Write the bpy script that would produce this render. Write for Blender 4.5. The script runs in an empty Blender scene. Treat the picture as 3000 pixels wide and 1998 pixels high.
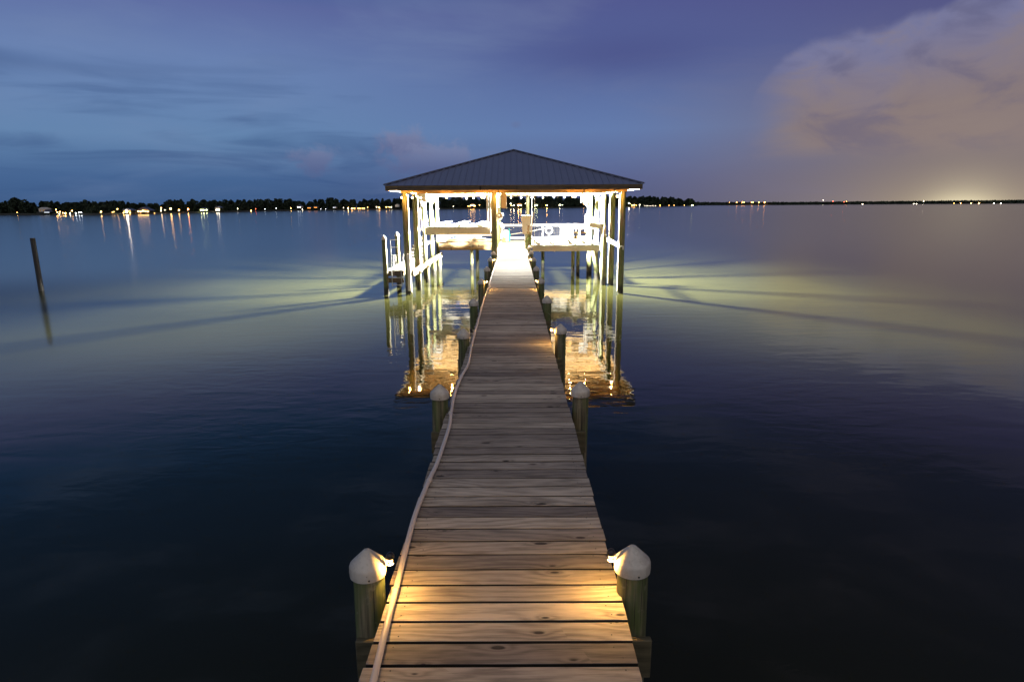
import bpy, bmesh, math, random
from mathutils import Vector, Matrix, Euler

random.seed(7)
S = bpy.context.scene
col = S.collection
R = math.radians

# ------------------------------------------------------------------ camera
F = 1810.0                       # focal length in pixels of the 3000 px wide photograph
CAMH = 4.3
PITCH, ROLL, YAW = R(12.4), R(0.37), R(0.25)
fwd = Vector((-math.sin(YAW)*math.cos(PITCH), math.cos(YAW)*math.cos(PITCH), -math.sin(PITCH)))
_r = Vector((math.cos(YAW), math.sin(YAW), 0))
_u = _r.cross(fwd)
rt = _r*math.cos(ROLL) - _u*math.sin(ROLL)
up = rt.cross(fwd)
CAM = Vector((0, 0, CAMH))
cd = bpy.data.cameras.new('camera'); cam = bpy.data.objects.new('camera', cd); col.objects.link(cam)
m = Matrix.Identity(4)
for i in range(3):
    m[i][0] = rt[i]; m[i][1] = up[i]; m[i][2] = -fwd[i]; m[i][3] = CAM[i]
cam.matrix_world = m
cd.sensor_width = 36; cd.lens = F/3000*36; cd.clip_start = .05; cd.clip_end = 20000
S.camera = cam

def ray(px, py): return fwd + rt*((px-1500)/F) + up*((999-py)/F)
def atZ(px, py, Z):
    d = ray(px, py); return CAM + d*((Z-CAMH)/d.z)
def atY(px, py, Y):
    d = ray(px, py); return CAM + d*(Y/d.y)

# ------------------------------------------------------------------ view + world
S.view_settings.view_transform = 'Standard'; S.view_settings.look = 'None'
S.view_settings.exposure = 0; S.view_settings.gamma = 1
S.cycles.use_denoising = True
S.cycles.sample_clamp_indirect = 4.0
S.cycles.max_bounces = 8
S.cycles.caustics_reflective = False; S.cycles.caustics_refractive = False

def lin(c):
    return tuple(((v/255+.055)/1.055)**2.4 if v/255 > .04045 else v/255/12.92 for v in c) + (1,)

class NT:
    """small helper to write node trees as expressions"""
    def __init__(s, tree): s.t = tree; s.n = tree.nodes; s.l = tree.links
    def put(s, sock, v):
        if hasattr(v, 'is_output'): s.l.new(v, sock)
        elif v is not None: sock.default_value = v
    def m(s, op, a, b=None, c=None, clamp=False):
        n = s.n.new('ShaderNodeMath'); n.operation = op; n.use_clamp = clamp
        s.put(n.inputs[0], a); s.put(n.inputs[1], b); s.put(n.inputs[2], c)
        return n.outputs[0]
    def v(s, op, a, b=None):
        n = s.n.new('ShaderNodeVectorMath'); n.operation = op
        s.put(n.inputs[0], a)
        if b is not None:
            if op == 'SCALE': s.put(n.inputs['Scale'], b)
            else: s.put(n.inputs[1], b)
        return n.outputs['Value'] if op in ('LENGTH', 'DISTANCE', 'DOT_PRODUCT') else n.outputs[0]
    def sep(s, a):
        n = s.n.new('ShaderNodeSeparateXYZ'); s.l.new(a, n.inputs[0]); return n.outputs
    def comb(s, x, y, z):
        n = s.n.new('ShaderNodeCombineXYZ'); s.put(n.inputs[0], x); s.put(n.inputs[1], y); s.put(n.inputs[2], z); return n.outputs[0]
    def noise(s, vec, scale=1, detail=4, rough=.5, dist=0, color=False):
        n = s.n.new('ShaderNodeTexNoise'); s.put(n.inputs['Vector'], vec)
        n.inputs['Scale'].default_value = scale; n.inputs['Detail'].default_value = detail
        n.inputs['Roughness'].default_value = rough; n.inputs['Distortion'].default_value = dist
        return n.outputs['Color' if color else 'Fac']
    def vor(s, vec, scale=1, feature='F1'):
        n = s.n.new('ShaderNodeTexVoronoi'); n.feature = feature; s.put(n.inputs['Vector'], vec)
        n.inputs['Scale'].default_value = scale; return n.outputs
    def mix(s, f, a, b, blend='MIX'):
        n = s.n.new('ShaderNodeMix'); n.data_type = 'RGBA'; n.blend_type = blend
        s.put(n.inputs['Factor'], f); s.put(n.inputs['A'], a) if False else None
        s.put(n.inputs[6], a); s.put(n.inputs[7], b); return n.outputs[2]
    def ss(s, a, lo, hi):
        n = s.n.new('ShaderNodeMapRange'); n.interpolation_type = 'SMOOTHSTEP'
        s.put(n.inputs['Value'], a); s.put(n.inputs['From Min'], lo); s.put(n.inputs['From Max'], hi)
        return n.outputs[0]
    def ramp(s, a, stops, interp='LINEAR'):
        n = s.n.new('ShaderNodeValToRGB'); s.put(n.inputs[0], a); e = n.color_ramp.elements
        n.color_ramp.interpolation = interp
        while len(e) < len(stops): e.new(.5)
        for k, (p, c) in enumerate(stops):
            e[k].position = p; e[k].color = c if len(c) == 4 else tuple(c)+(1,)
        return n.outputs[0]
    def gauss(s, a, c, w):           # exp(-((a-c)/w)^2)
        t = s.m('DIVIDE', s.m('SUBTRACT', a, c), w)
        return s.m('EXPONENT', s.m('MULTIPLY', s.m('MULTIPLY', t, t), -1))

def build_world():
    w = bpy.data.worlds.new('World'); S.world = w; w.use_nodes = True
    T = NT(w.node_tree); T.n.clear()
    tc = T.n.new('ShaderNodeTexCoord').outputs['Generated']
    d = T.v('NORMALIZE', tc)
    x, y, z = T.sep(d)
    az = T.m('MULTIPLY', T.m('ARCTAN2', x, y), 180/math.pi)
    el = T.m('MULTIPLY', T.m('ARCSINE', z), 180/math.pi)
    ela = T.m('ABSOLUTE', el)
    e01 = T.m('DIVIDE', ela, 45, clamp=True)
    # dusk gradient of the clear sky, left (north-west) and right (towards the town)
    left = T.ramp(e01, [(0, lin((62, 92, 136))), (.05, lin((72, 104, 150))), (.12, lin((102, 136, 178))),
                        (.24, lin((108, 134, 182))), (.34, lin((96, 110, 164))), (.42, lin((40, 88, 142))), (.5, lin((20, 70, 118))), (1, lin((24, 46, 84)))])
    mid = T.ramp(e01, [(0, lin((84, 92, 130))), (.05, lin((92, 103, 146))), (.14, lin((102, 127, 176))),
                       (.24, lin((92, 110, 162))), (.36, lin((84, 92, 148))), (.44, lin((34, 66, 116))), (.52, lin((22, 56, 102))), (1, lin((24, 42, 76)))])
    right = T.ramp(e01, [(0, lin((138, 124, 120))), (.06, lin((130, 118, 120))), (.16, lin((118, 110, 126))),
                         (.26, lin((92, 96, 140))), (.35, lin((84, 84, 134))), (.46, lin((46, 58, 98))), (1, lin((36, 48, 82)))])
    c = T.mix(T.ss(az, -26, 8), left, mid)
    c = T.mix(T.ss(az, 6, 36), c, right)
    # broad soft veils, stretched along the horizon
    vv = T.comb(T.m('MULTIPLY', az, .035), T.m('MULTIPLY', el, .14), 3.7)
    n1 = T.noise(vv, 1.6, 5, .55, .4)
    c = T.mix(T.m('MULTIPLY', T.ss(n1, .45, .8), .4), c, T.mix(T.ss(az, -10, 30), lin((122, 142, 180)), lin((122, 116, 142))))
    vv2 = T.comb(T.m('MULTIPLY', az, .05), T.m('MULTIPLY', el, .33), 9.1)
    n2 = T.noise(vv2, 1.5, 4, .5, .6)
    low = T.m('MULTIPLY', T.ss(ela, 14, 6), T.ss(az, 2, -14))
    c = T.mix(T.m('MULTIPLY', T.m('MULTIPLY', T.ss(n2, .46, .7), low), .45), c, lin((48, 76, 126)))
    # dark bank at upper centre right
    dk = T.m('MULTIPLY', T.gauss(az, 9.5, 9), T.gauss(ela, 12.3, 1.9))
    c = T.mix(T.m('MULTIPLY', dk, .55), c, lin((74, 78, 134)))
    # streak far left
    dk2 = T.m('MULTIPLY', T.gauss(az, -39, 6), T.gauss(T.m('ADD', ela, T.m('MULTIPLY', n2, 1.6)), 10.6, .7))
    c = T.mix(T.m('MULTIPLY', dk2, .5), c, lin((66, 92, 140)))
    # two small heaped clouds left of the boathouse roof
    nb = T.noise(T.comb(T.m('MULTIPLY', az, .5), T.m('MULTIPLY', el, .6), 1.3), 1.3, 6, .6, .3)
    for (a0, e0, wa, we, s_) in ((-17.2, 3.8, 2.0, 1.5, .75), (-9.6, 5.2, 2.6, 1.5, 1.0), (-7.0, 3.8, 5.0, 2.0, .8), (.2, 6.9, .6, .4, .35)):
        g = T.m('MULTIPLY', T.gauss(az, a0, wa), T.gauss(el, e0, we))
        g = T.ss(T.m('ADD', g, T.m('MULTIPLY', T.m('SUBTRACT', nb, .5), 1.5)), .3, .95)
        c = T.mix(T.m('MULTIPLY', g, s_), c, T.mix(T.ss(el, e0-1, e0+1.6), lin((92, 102, 144)), lin((128, 137, 172))))
    # the big lit cumulus bank on the right
    top = T.ramp(T.m('DIVIDE', az, 60, clamp=True), [(0.0000, (0.0000,)*3), (0.3167, (0.0000,)*3), (0.3333, (0.1933,)*3), (0.3467, (0.2178,)*3), (0.3700, (0.2578,)*3), (0.3900, (0.2733,)*3), (0.4483, (0.2844,)*3), (0.4867, (0.2778,)*3), (0.5100, (0.2956,)*3), (0.5667, (0.3089,)*3), (1.0000, (0.3222,)*3)])
    top = T.m('MULTIPLY', top, 45)
    billow = T.noise(T.comb(T.m('MULTIPLY', az, .35), T.m('MULTIPLY', el, .35), 5.2), 1.0, 7, .52, .15)
    vb = T.vor(T.comb(T.m('MULTIPLY', az, .4), T.m('MULTIPLY', el, .4), .7), 1.0, 'SMOOTH_F1')[0]
    edge = T.m('ADD', T.m('SUBTRACT', top, el), T.m('ADD', T.m('MULTIPLY', T.m('SUBTRACT', billow, .5), 1.6), T.m('MULTIPLY', T.m('SUBTRACT', .45, vb), 1.1)))
    mask = T.ss(edge, -.15, .75)
    leftfade = T.ss(T.m('ADD', az, T.m('MULTIPLY', T.m('SUBTRACT', n1, .5), 9)), 19.0, 25.5)
    mask = T.m('MULTIPLY', mask, leftfade)
    mask = T.m('MULTIPLY', mask, T.ss(T.m('ADD', el, T.m('MULTIPLY', T.m('SUBTRACT', n1, .5), 3)), 2.4, 5.2))
    depth = T.ss(edge, .2, 7)
    cc = T.mix(depth, lin((124, 126, 162)), lin((142, 126, 124)))
    nc = T.noise(T.comb(T.m('MULTIPLY', az, .12), T.m('MULTIPLY', el, .26), 2.2), 1.6, 5, .55, .5)
    cc = T.mix(T.m('MULTIPLY', T.ss(nc, .45, .7), .5), cc, lin((92, 92, 126)))
    cc = T.mix(T.m('MULTIPLY', T.ss(nc, .5, .3), .5), cc, lin((148, 132, 126)))
    c = T.mix(T.m('MULTIPLY', mask, .9), c, cc)
    # town glow on the right horizon
    gl = T.m('MULTIPLY', T.gauss(az, 35.3, 6.5), T.m('EXPONENT', T.m('MULTIPLY', ela, -.45)))
    gl2 = T.m('MULTIPLY', T.gauss(az, 35.3, 2.2), T.m('EXPONENT', T.m('MULTIPLY', ela, -1.3)))
    c = T.mix(T.m('MULTIPLY', gl, .55), c, lin((188, 170, 140)))
    c = T.mix(T.m('MULTIPLY', gl2, .85), c, lin((250, 236, 196)))
    # afterglow behind the photographer
    back = T.m('MULTIPLY', T.ss(T.m('MULTIPLY', y, -1), .05, .6), T.m('MULTIPLY', T.ss(el, 12, 34), T.ss(el, 86, 60)))
    c = T.mix(back, c, (.90, .82, .78, 1))
    bg = T.n.new('ShaderNodeBackground'); T.l.new(c, bg.inputs[0]); bg.inputs[1].default_value = .95
    out = T.n.new('ShaderNodeOutputWorld'); T.l.new(bg.outputs[0], out.inputs[0])
    w.cycles.sampling_method = 'MANUAL'; w.cycles.sample_map_resolution = 512
build_world()
# night: no sun lamp; the light comes from the dusk sky and from the lamps of the place

# ------------------------------------------------------------------ helpers
def tag(o, label=None, cat=None, group=None, kind=None):
    if label: o['label'] = label
    if cat: o['category'] = cat
    if group: o['group'] = group
    if kind: o['kind'] = kind
    return o
def empty(name, loc=(0, 0, 0), rz=0, label=None, cat=None, group=None):
    o = bpy.data.objects.new(name, None); col.objects.link(o); o.location = loc; o.rotation_euler.z = rz
    o.empty_display_size = .1
    return tag(o, label, cat, group)
def lamp(name, loc, power, color, radius, parent=None, spot=None, rot=None):
    l = bpy.data.lights.new(name, 'SPOT' if spot else 'POINT'); l.energy = power; l.color = color; l.shadow_soft_size = radius
    if spot: l.spot_size = R(spot); l.spot_blend = .8
    o = bpy.data.objects.new(name, l); col.objects.link(o); o.location = loc; o.parent = parent
    if rot: o.rotation_euler = rot
    return o

class MB:
    def __init__(s): s.bm = bmesh.new(); s.lay = s.bm.faces.layers.float.new('bid'); s.smooth = False
    def _fin(s, faces, smooth=False, bid=None):
        b = random.random() if bid is None else bid
        for f in faces: f[s.lay] = b; f.smooth = smooth
    def box(s, c, size, rot=None, bev=0, bid=None):
        M = Matrix.Translation(Vector(c)) @ (Euler(rot).to_matrix().to_4x4() if rot else Matrix.Identity(4)) @ Matrix.Diagonal((size[0], size[1], size[2], 1))
        n0 = set(s.bm.faces) if bev else None
        r = bmesh.ops.create_cube(s.bm, size=1, matrix=M)
        fs = {f for v in r['verts'] for f in v.link_faces}
        if bev:
            es = {e for v in r['verts'] for e in v.link_edges}
            bmesh.ops.bevel(s.bm, geom=list(es), offset=bev, segments=1, affect='EDGES')
            fs = set(s.bm.faces) - n0
        s._fin(fs, bid=bid); return s
    def bar(s, p0, p1, w, h, bid=None, upv=(0, 0, 1)):
        p0, p1 = Vector(p0), Vector(p1); d = (p1-p0); L = d.length; d.normalize()
        sd = d.cross(Vector(upv)); sd = sd.normalized() if sd.length > 1e-4 else Vector((1, 0, 0)); uu = sd.cross(d)
        M = Matrix.Identity(4)
        for i in range(3): M[i][0] = sd[i]*w; M[i][1] = d[i]*L; M[i][2] = uu[i]*h; M[i][3] = ((p0+p1)/2)[i]
        r = bmesh.ops.create_cube(s.bm, size=1, matrix=M)
        s._fin({f for v in r['verts'] for f in v.link_faces}, bid=bid); return s
    def tube(s, pts, r, seg=10, cap=True, closed=False, bid=None):
        pts = [Vector(p) for p in pts]; n = len(pts)
        rr = r if isinstance(r, (list, tuple)) else [r]*n
        rings = []; prev = None
        for i, p in enumerate(pts):
            if closed: d = pts[(i+1) % n]-pts[i-1]
            else: d = pts[min(i+1, n-1)]-pts[max(i-1, 0)]
            d.normalize()
            if prev is None:
                a = Vector((0, 0, 1)) if abs(d.z) < .9 else Vector((1, 0, 0)); sd = d.cross(a).normalized()
            else: sd = (prev - d*prev.dot(d)).normalized()
            prev = sd; u2 = d.cross(sd)
            rings.append([s.bm.verts.new(p + (sd*math.cos(2*math.pi*k/seg)+u2*math.sin(2*math.pi*k/seg))*rr[i]) for k in range(seg)])
        fs = []
        for i in range(n if closed else n-1):
            a, b = rings[i], rings[(i+1) % n]
            for k in range(seg): fs.append(s.bm.faces.new((a[k], a[(k+1) % seg], b[(k+1) % seg], b[k])))
        s._fin(fs, True, bid=bid)
        if cap and not closed: s._fin([s.bm.faces.new(list(reversed(rings[0]))), s.bm.faces.new(rings[-1])], bid=bid)
        return s
    def lathe(s, prof, c=(0, 0, 0), seg=24, smooth=True, axis='Z', bid=None):
        c = Vector(c); rings = []
        for (r, z) in prof:
            if r < 1e-5: rings.append([s.bm.verts.new(c+Vector((0, 0, z)))])
            else: rings.append([s.bm.verts.new(c+Vector((r*math.cos(2*math.pi*k/seg), r*math.sin(2*math.pi*k/seg), z))) for k in range(seg)])
        fs = []
        for a, b in zip(rings, rings[1:]):
            for k in range(seg):
                k2 = (k+1) % seg
                if len(a) == 1 and len(b) == 1: continue
                if len(a) == 1: fs.append(s.bm.faces.new((a[0], b[k2], b[k])))
                elif len(b) == 1: fs.append(s.bm.faces.new((a[k], a[k2], b[0])))
                else: fs.append(s.bm.faces.new((a[k], a[k2], b[k2], b[k])))
        s._fin(fs, smooth, bid=bid); return s
    def poly(s, pts, bid=None, thick=None):
        vs = [s.bm.verts.new(Vector(p)) for p in pts]; f = s.bm.faces.new(vs); s._fin([f], bid=bid)
        if thick:
            vt = Vector(thick); ws = [s.bm.verts.new(Vector(p)+vt) for p in pts]
            fs = [s.bm.faces.new(list(reversed(ws)))]
            n = len(vs)
            for i in range(n): fs.append(s.bm.faces.new((vs[i], ws[i], ws[(i+1) % n], vs[(i+1) % n])))
            s._fin(fs, bid=bid)
        return s
    def build(s, name, mat, parent=None, loc=None, sharp=40):
        bmesh.ops.recalc_face_normals(s.bm, faces=s.bm.faces)
        me = bpy.data.meshes.new(name); s.bm.to_mesh(me); s.bm.free()
        if mat is not None: me.materials.append(mat)
        o = bpy.data.objects.new(name, me); col.objects.link(o); o.parent = parent
        if loc: o.location = loc
        try: me.set_sharp_from_angle(angle=R(sharp))
        except Exception: pass
        return o

def copy_tree(o, parent=None):
    c = o.copy(); col.objects.link(c); c.parent = parent
    for ch in list(o.children): copy_tree(ch, c)
    return c

# ------------------------------------------------------------------ materials
def newmat(name):
    mt = bpy.data.materials.new(name); mt.use_nodes = True; T = NT(mt.node_tree)
    b = T.n['Principled BSDF']; return mt, T, b
def simple(name, c, rough=.5, metal=0, var=.12, scale=6, emis=None, es=0, bump=0):
    mt, T, b = newmat(name)
    if emis:
        b.inputs['Emission Color'].default_value = tuple(emis)+(1,); b.inputs['Emission Strength'].default_value = es
    tc = T.n.new('ShaderNodeTexCoord').outputs['Object']
    n = T.noise(tc, scale, 5, .6)
    a = tuple(v*(1-var) for v in c)+(1,); d = tuple(min(1, v*(1+var)) for v in c)+(1,)
    T.l.new(T.mix(n, a, d), b.inputs['Base Color'])
    b.inputs['Roughness'].default_value = rough; b.inputs['Metallic'].default_value = metal
    if bump:
        bp = T.n.new('ShaderNodeBump'); bp.inputs['Strength'].default_value = .5; bp.inputs['Distance'].default_value = bump
        T.l.new(n, bp.inputs['Height']); T.l.new(bp.outputs[0], b.inputs['Normal'])
    return mt
def emit(name, c, s):
    mt, T, b = newmat(name); T.n.clear()
    e = T.n.new('ShaderNodeEmission'); e.inputs[0].default_value = tuple(c)+(1,); e.inputs[1].default_value = s
    o = T.n.new('ShaderNodeOutputMaterial'); T.l.new(e.outputs[0], o.inputs[0]); return mt

def wood_mat(name, dark, light, axis=0, knots=True, gscale=1.0, rough=.72, moss=None, tonevar=.45, grime_shade=False):
    """sawn boards: grain along axis, rings bending round knots, tone differs board by board"""
    mt, T, b = newmat(name)
    tc = T.n.new('ShaderNodeTexCoord').outputs['Object']
    at = T.n.new('ShaderNodeAttribute'); at.attribute_name = 'bid'; bid = at.outputs['Fac']
    x, y, z = T.sep(tc)
    along, across, third = [(x, y, z), (y, x, z), (z, x, y)][axis]
    sh = T.m('MULTIPLY', bid, 37.0)
    al = T.m('ADD', along, sh); ac = T.m('ADD', across, T.m('MULTIPLY', bid, 11.3))
    # knots
    kn = T.n.new('ShaderNodeTexVoronoi'); kn.voronoi_dimensions = '2D'; kn.inputs['Scale'].default_value = 1.0
    T.l.new(T.comb(T.m('MULTIPLY', al, 2.2), T.m('MULTIPLY', ac, 5.5), 0), kn.inputs['Vector']); kv = kn.outputs
    kd = kv[0]; kr = T.sep(kv[1])[0]
    wob = T.m('MULTIPLY', T.noise(T.comb(al, ac, sh), 9, 3), .05)
    present = T.m('GREATER_THAN', kr, .60)
    ksz = T.m('ADD', T.m('MULTIPLY', T.sep(kv[1])[1], .08), .035)
    knot = T.m('MULTIPLY', T.ss(T.m('SUBTRACT', T.m('ADD', kd, wob), ksz), .035, -.01), present)
    halo = T.m('MULTIPLY', T.m('EXPONENT', T.m('MULTIPLY', kd, -7.0)), present)
    # grain lines
    low = T.noise(T.comb(T.m('MULTIPLY', al, .55), T.m('MULTIPLY', ac, 1.6), sh), 1.0, 2, .5)
    g = T.m('ADD', T.m('ADD', T.m('MULTIPLY', ac, 15*gscale), T.m('MULTIPLY', third, 12*gscale)), T.m('ADD', T.m('MULTIPLY', low, 9), T.m('MULTIPLY', halo, 2.2)))
    g = T.m('ADD', g, T.m('MULTIPLY', T.noise(T.comb(T.m('MULTIPLY', al, 3), T.m('MULTIPLY', ac, 30), sh), 1, 3), 1.3))
    rings = T.m('POWER', T.m('ABSOLUTE', T.m('SINE', T.m('MULTIPLY', g, 3.14159))), 1.6)
    fine = T.noise(T.comb(T.m('MULTIPLY', al, 5), T.m('MULTIPLY', ac, 150), T.m('ADD', sh, T.m('MULTIPLY', third, 90))), 1, 4, .65)
    blot = T.noise(T.comb(T.m('MULTIPLY', al, 1.7), T.m('MULTIPLY', ac, 7), sh), 1, 5, .6)
    f = T.m('ADD', T.m('MULTIPLY', rings, .15), T.m('ADD', T.m('MULTIPLY', fine, .45), T.m('MULTIPLY', blot, .6)))
    c = T.mix(T.ss(f, .3, .88), tuple(dark)+(1,), tuple(light)+(1,))
    tone = T.m('ADD', 1-tonevar/2, T.m('MULTIPLY', bid, tonevar))
    c = T.mix(1.0, c, T.comb(tone, tone, T.m('ADD', tone, T.m('MULTIPLY', T.m('SUBTRACT', .5, bid), .08))), 'MULTIPLY')
    if knots:
        c = T.mix(T.m('MULTIPLY', halo, .3), c, tuple(v*.5 for v in dark)+(1,))
        c = T.mix(T.m('MULTIPLY', knot, .85), c, tuple(v*.16 for v in dark)+(1,))
    if moss is not None:
        mo = T.noise(T.comb(T.m('MULTIPLY', x, 2), T.m('MULTIPLY', y, 2), T.m('MULTIPLY', z, .6)), 3, 5, .6)
        c = T.mix(T.m('MULTIPLY', T.ss(mo, .42, .65), .7), c, tuple(moss)+(1,))
    if grime_shade:                    # dirt on the sawn edges, with the gaps' shade painted into the colour
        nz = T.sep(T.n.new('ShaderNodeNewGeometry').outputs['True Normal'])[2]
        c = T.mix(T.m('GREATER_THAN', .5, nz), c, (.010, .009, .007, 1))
    T.l.new(c, b.inputs['Base Color'])
    b.inputs['Roughness'].default_value = rough
    b.inputs['Specular IOR Level'].default_value = .3
    bp = T.n.new('ShaderNodeBump'); bp.inputs['Strength'].default_value = .55; bp.inputs['Distance'].default_value = .004
    h = T.m('SUBTRACT', f, T.m('MULTIPLY', knot, .8)); T.l.new(h, bp.inputs['Height']); T.l.new(bp.outputs[0], b.inputs['Normal'])
    return mt

def pile_mat():
    """round treated pine piling: vertical cracks, green algae, wet and barnacled towards the water"""
    mt, T, b = newmat('round_piling_wood')
    g = T.n.new('ShaderNodeNewGeometry'); P = g.outputs['Position']
    oi = T.n.new('ShaderNodeObjectInfo'); rnd = oi.outputs['Random']
    x, y, z = T.sep(P)
    streak = T.noise(T.comb(T.m('MULTIPLY', x, 30), T.m('MULTIPLY', y, 30), T.m('MULTIPLY', z, 1.3)), 1, 5, .6)
    moss = T.noise(T.comb(T.m('MULTIPLY', x, 6), T.m('MULTIPLY', y, 6), T.m('MULTIPLY', z, 1.6)), 1, 5, .6)
    c = T.mix(T.ss(streak, .32, .7), (.055, .050, .03, 1), (.23, .20, .12, 1))
    c = T.mix(T.m('MULTIPLY', T.ss(moss, .36, .62), .75), c, (.075, .120, .025, 1))
    chk = T.noise(T.comb(T.m('MULTIPLY', x, 55), T.m('MULTIPLY', y, 55), T.m('MULTIPLY', z, .9)), 1, 3, .5)
    c = T.mix(T.m('MULTIPLY', T.ss(chk, .60, .68), .8), c, (.012, .011, .008, 1))
    c = T.mix(T.m('MULTIPLY', T.ss(T.noise(P, 14, 4), .6, .72), .45), c, (.30, .28, .20, 1))
    wet = T.ss(T.m('ADD', z, T.m('MULTIPLY', T.m('SUBTRACT', moss, .5), .5)), .55, .3)
    barn = T.vor(T.v('SCALE', P, 22), 1)[0]
    wetc = T.mix(T.ss(barn, .35, .1), (.012, .012, .01, 1), (.05, .05, .04, 1))
    c = T.mix(wet, c, wetc)
    T.l.new(c, b.inputs['Base Color']); b.inputs['Roughness'].default_value = .75
    bp = T.n.new('ShaderNodeBump'); bp.inputs['Strength'].default_value = .6; bp.inputs['Distance'].default_value = .008
    T.l.new(T.m('ADD', streak, T.m('MULTIPLY', T.m('MULTIPLY', barn, wet), 2)), bp.inputs['Height']); T.l.new(bp.outputs[0], b.inputs['Normal'])
    return mt

def water_mat():
    mt, T, b = newmat('bay_water')
    g = T.n.new('ShaderNodeNewGeometry'); P = g.outputs['Position']
    x, y, z = T.sep(P)
    ax = T.m('ABSOLUTE', x)
    off = T.m('MAXIMUM', T.ss(ax, 6.5, 20), T.ss(y, 50, 120))
    murk = T.noise(P, .12, 4, .55)
    c = T.mix(T.ss(murk, .3, .7), (.0165, .0172, .0056, 1), (.0205, .0208, .0070, 1))
    T.l.new(c, b.inputs['Base Color'])
    b.inputs['IOR'].default_value = 1.36
    T.l.new(T.m('ADD', T.m('ADD', .012, T.m('ADD', T.m('MULTIPLY', T.ss(ax, 12, 24), .03), T.m('MULTIPLY', T.m('MULTIPLY', T.gauss(x, -28, 11), T.gauss(y, 29, 9)), .12))), T.m('MULTIPLY', off, .10)), b.inputs['Roughness'])
    r1 = T.noise(T.comb(T.m('MULTIPLY', x, 1.5), T.m('MULTIPLY', y, 3.0), 0), 1, 3, .5, .6)
    r2 = T.noise(T.comb(T.m('MULTIPLY', x, .35), T.m('MULTIPLY', y, .9), 4), 1, 2, .5, .4)
    patch = T.ss(T.noise(P, .22, 3), .35, .7)
    h = T.m('ADD', T.m('MULTIPLY', T.m('MULTIPLY', r1, T.m('ADD', .35, patch)), .35), T.m('MULTIPLY', r2, .8))
    h = T.m('MULTIPLY', h, T.m('SUBTRACT', 1, T.m('MULTIPLY', off, .9)))
    h = T.m('MULTIPLY', h, T.m('ADD', .2, T.m('MULTIPLY', T.ss(y, 4, 13), .8)))
    bp = T.n.new('ShaderNodeBump'); bp.inputs['Strength'].default_value = 1.0; bp.inputs['Distance'].default_value = .015
    T.l.new(h, bp.inputs['Height']); T.l.new(bp.outputs[0], b.inputs['Normal'])
    return mt

M = {}
M['deck'] = wood_mat('weathered_deck_boards', (.13, .115, .095), (.47, .415, .34), axis=0, tonevar=.9, grime_shade=True)
M['deck_pale'] = wood_mat('pale_deck_wood', (.27, .25, .21), (.50, .47, .41), axis=0, tonevar=.4, grime_shade=True)
M['beam_x'] = wood_mat('sawn_beam_across', (.14, .092, .042), (.34, .235, .12), axis=0)
M['old_beam'] = wood_mat('old_green_beam', (.05, .048, .028), (.17, .15, .09), axis=0)
M['beam_y'] = wood_mat('sawn_beam_along', (.17, .13, .08), (.38, .30, .19), axis=1)
M['wood_z'] = wood_mat('sawn_upright', (.2, .16, .10), (.45, .37, .25), axis=2)
M['dark_x'] = wood_mat('dark_fascia_board', (.05, .038, .026), (.13, .10, .07), axis=0)
M['ceil'] = wood_mat('pine_ceiling_boards', (.26, .15, .055), (.56, .36, .15), axis=1)
M['pile'] = pile_mat()
M['water'] = water_mat()
def cap_mat():
    mt, T, b = newmat('white_plastic_cap')
    g = T.n.new('ShaderNodeNewGeometry').outputs['Position']; x, y, z = T.sep(g)
    n1 = T.noise(g, 9, 6, .65); n2 = T.noise(T.comb(T.m('MULTIPLY', x, 40), T.m('MULTIPLY', y, 40), T.m('MULTIPLY', z, 6)), 1, 4, .6)
    n3 = T.noise(g, 55, 3, .6)
    c = T.mix(T.ss(n1, .35, .7), (.55, .52, .45, 1), (.40, .37, .31, 1))
    c = T.mix(T.m('MULTIPLY', T.ss(n2, .52, .75), .45), c, (.24, .22, .16, 1))
    c = T.mix(T.m('MULTIPLY', T.ss(n3, .66, .74), .6), c, (.16, .14, .10, 1))
    T.l.new(c, b.inputs['Base Color']); b.inputs['Roughness'].default_value = .48
    bp = T.n.new('ShaderNodeBump'); bp.inputs['Strength'].default_value = .4; bp.inputs['Distance'].default_value = .003
    T.l.new(n1, bp.inputs['Height']); T.l.new(bp.outputs[0], b.inputs['Normal'])
    return mt
M['cap'] = cap_mat()
M['pvc'] = simple('white_pvc', (.62, .56, .50), .35, var=.07, scale=9)
M['white'] = simple('white_paint', (.62, .61, .58), .45, var=.08)
M['offwhite'] = simple('offwhite_plastic', (.66, .64, .58), .5, var=.1)
M['alu'] = simple('grey_aluminium', (.5, .5, .5), .35, metal=.9, var=.15, scale=12)
M['galv'] = simple('galvanised_metal', (.42, .42, .42), .45, metal=.8, var=.2, scale=20)
M['wire'] = simple('dull_wire', (.05, .05, .05), .6)
M['black'] = simple('black_plastic', (.012, .012, .012), .35)
M['screw'] = simple('screw_head', (.10, .10, .09), .4, metal=.8)
M['teal'] = simple('teal_plastic', (.02, .32, .30), .4)
M['red'] = simple('red_plastic', (.5, .04, .03), .4)
M['blue'] = simple('blue_plastic', (.06, .12, .5), .4)
M['orange'] = simple('orange_plastic', (.55, .2, .07), .5)
M['hose'] = simple('green_rubber', (.10, .20, .05), .45)
M['rope'] = simple('pale_rope', (.55, .5, .4), .8)
M['rubber'] = simple('dark_rubber', (.03, .03, .03), .6)
M['tan'] = simple('tan_painted_box', (.42, .30, .18), .5, var=.1)
M['roof'] = simple('grey_metal_roof', (.21, .24, .35), .40, metal=.3, var=.10, scale=1.5)
M['ridge'] = simple('grey_metal_flashing', (.13, .13, .16), .4, metal=.4, var=.15)
M['bark'] = simple('dark_bark', (.05, .04, .03), .9)
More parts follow.
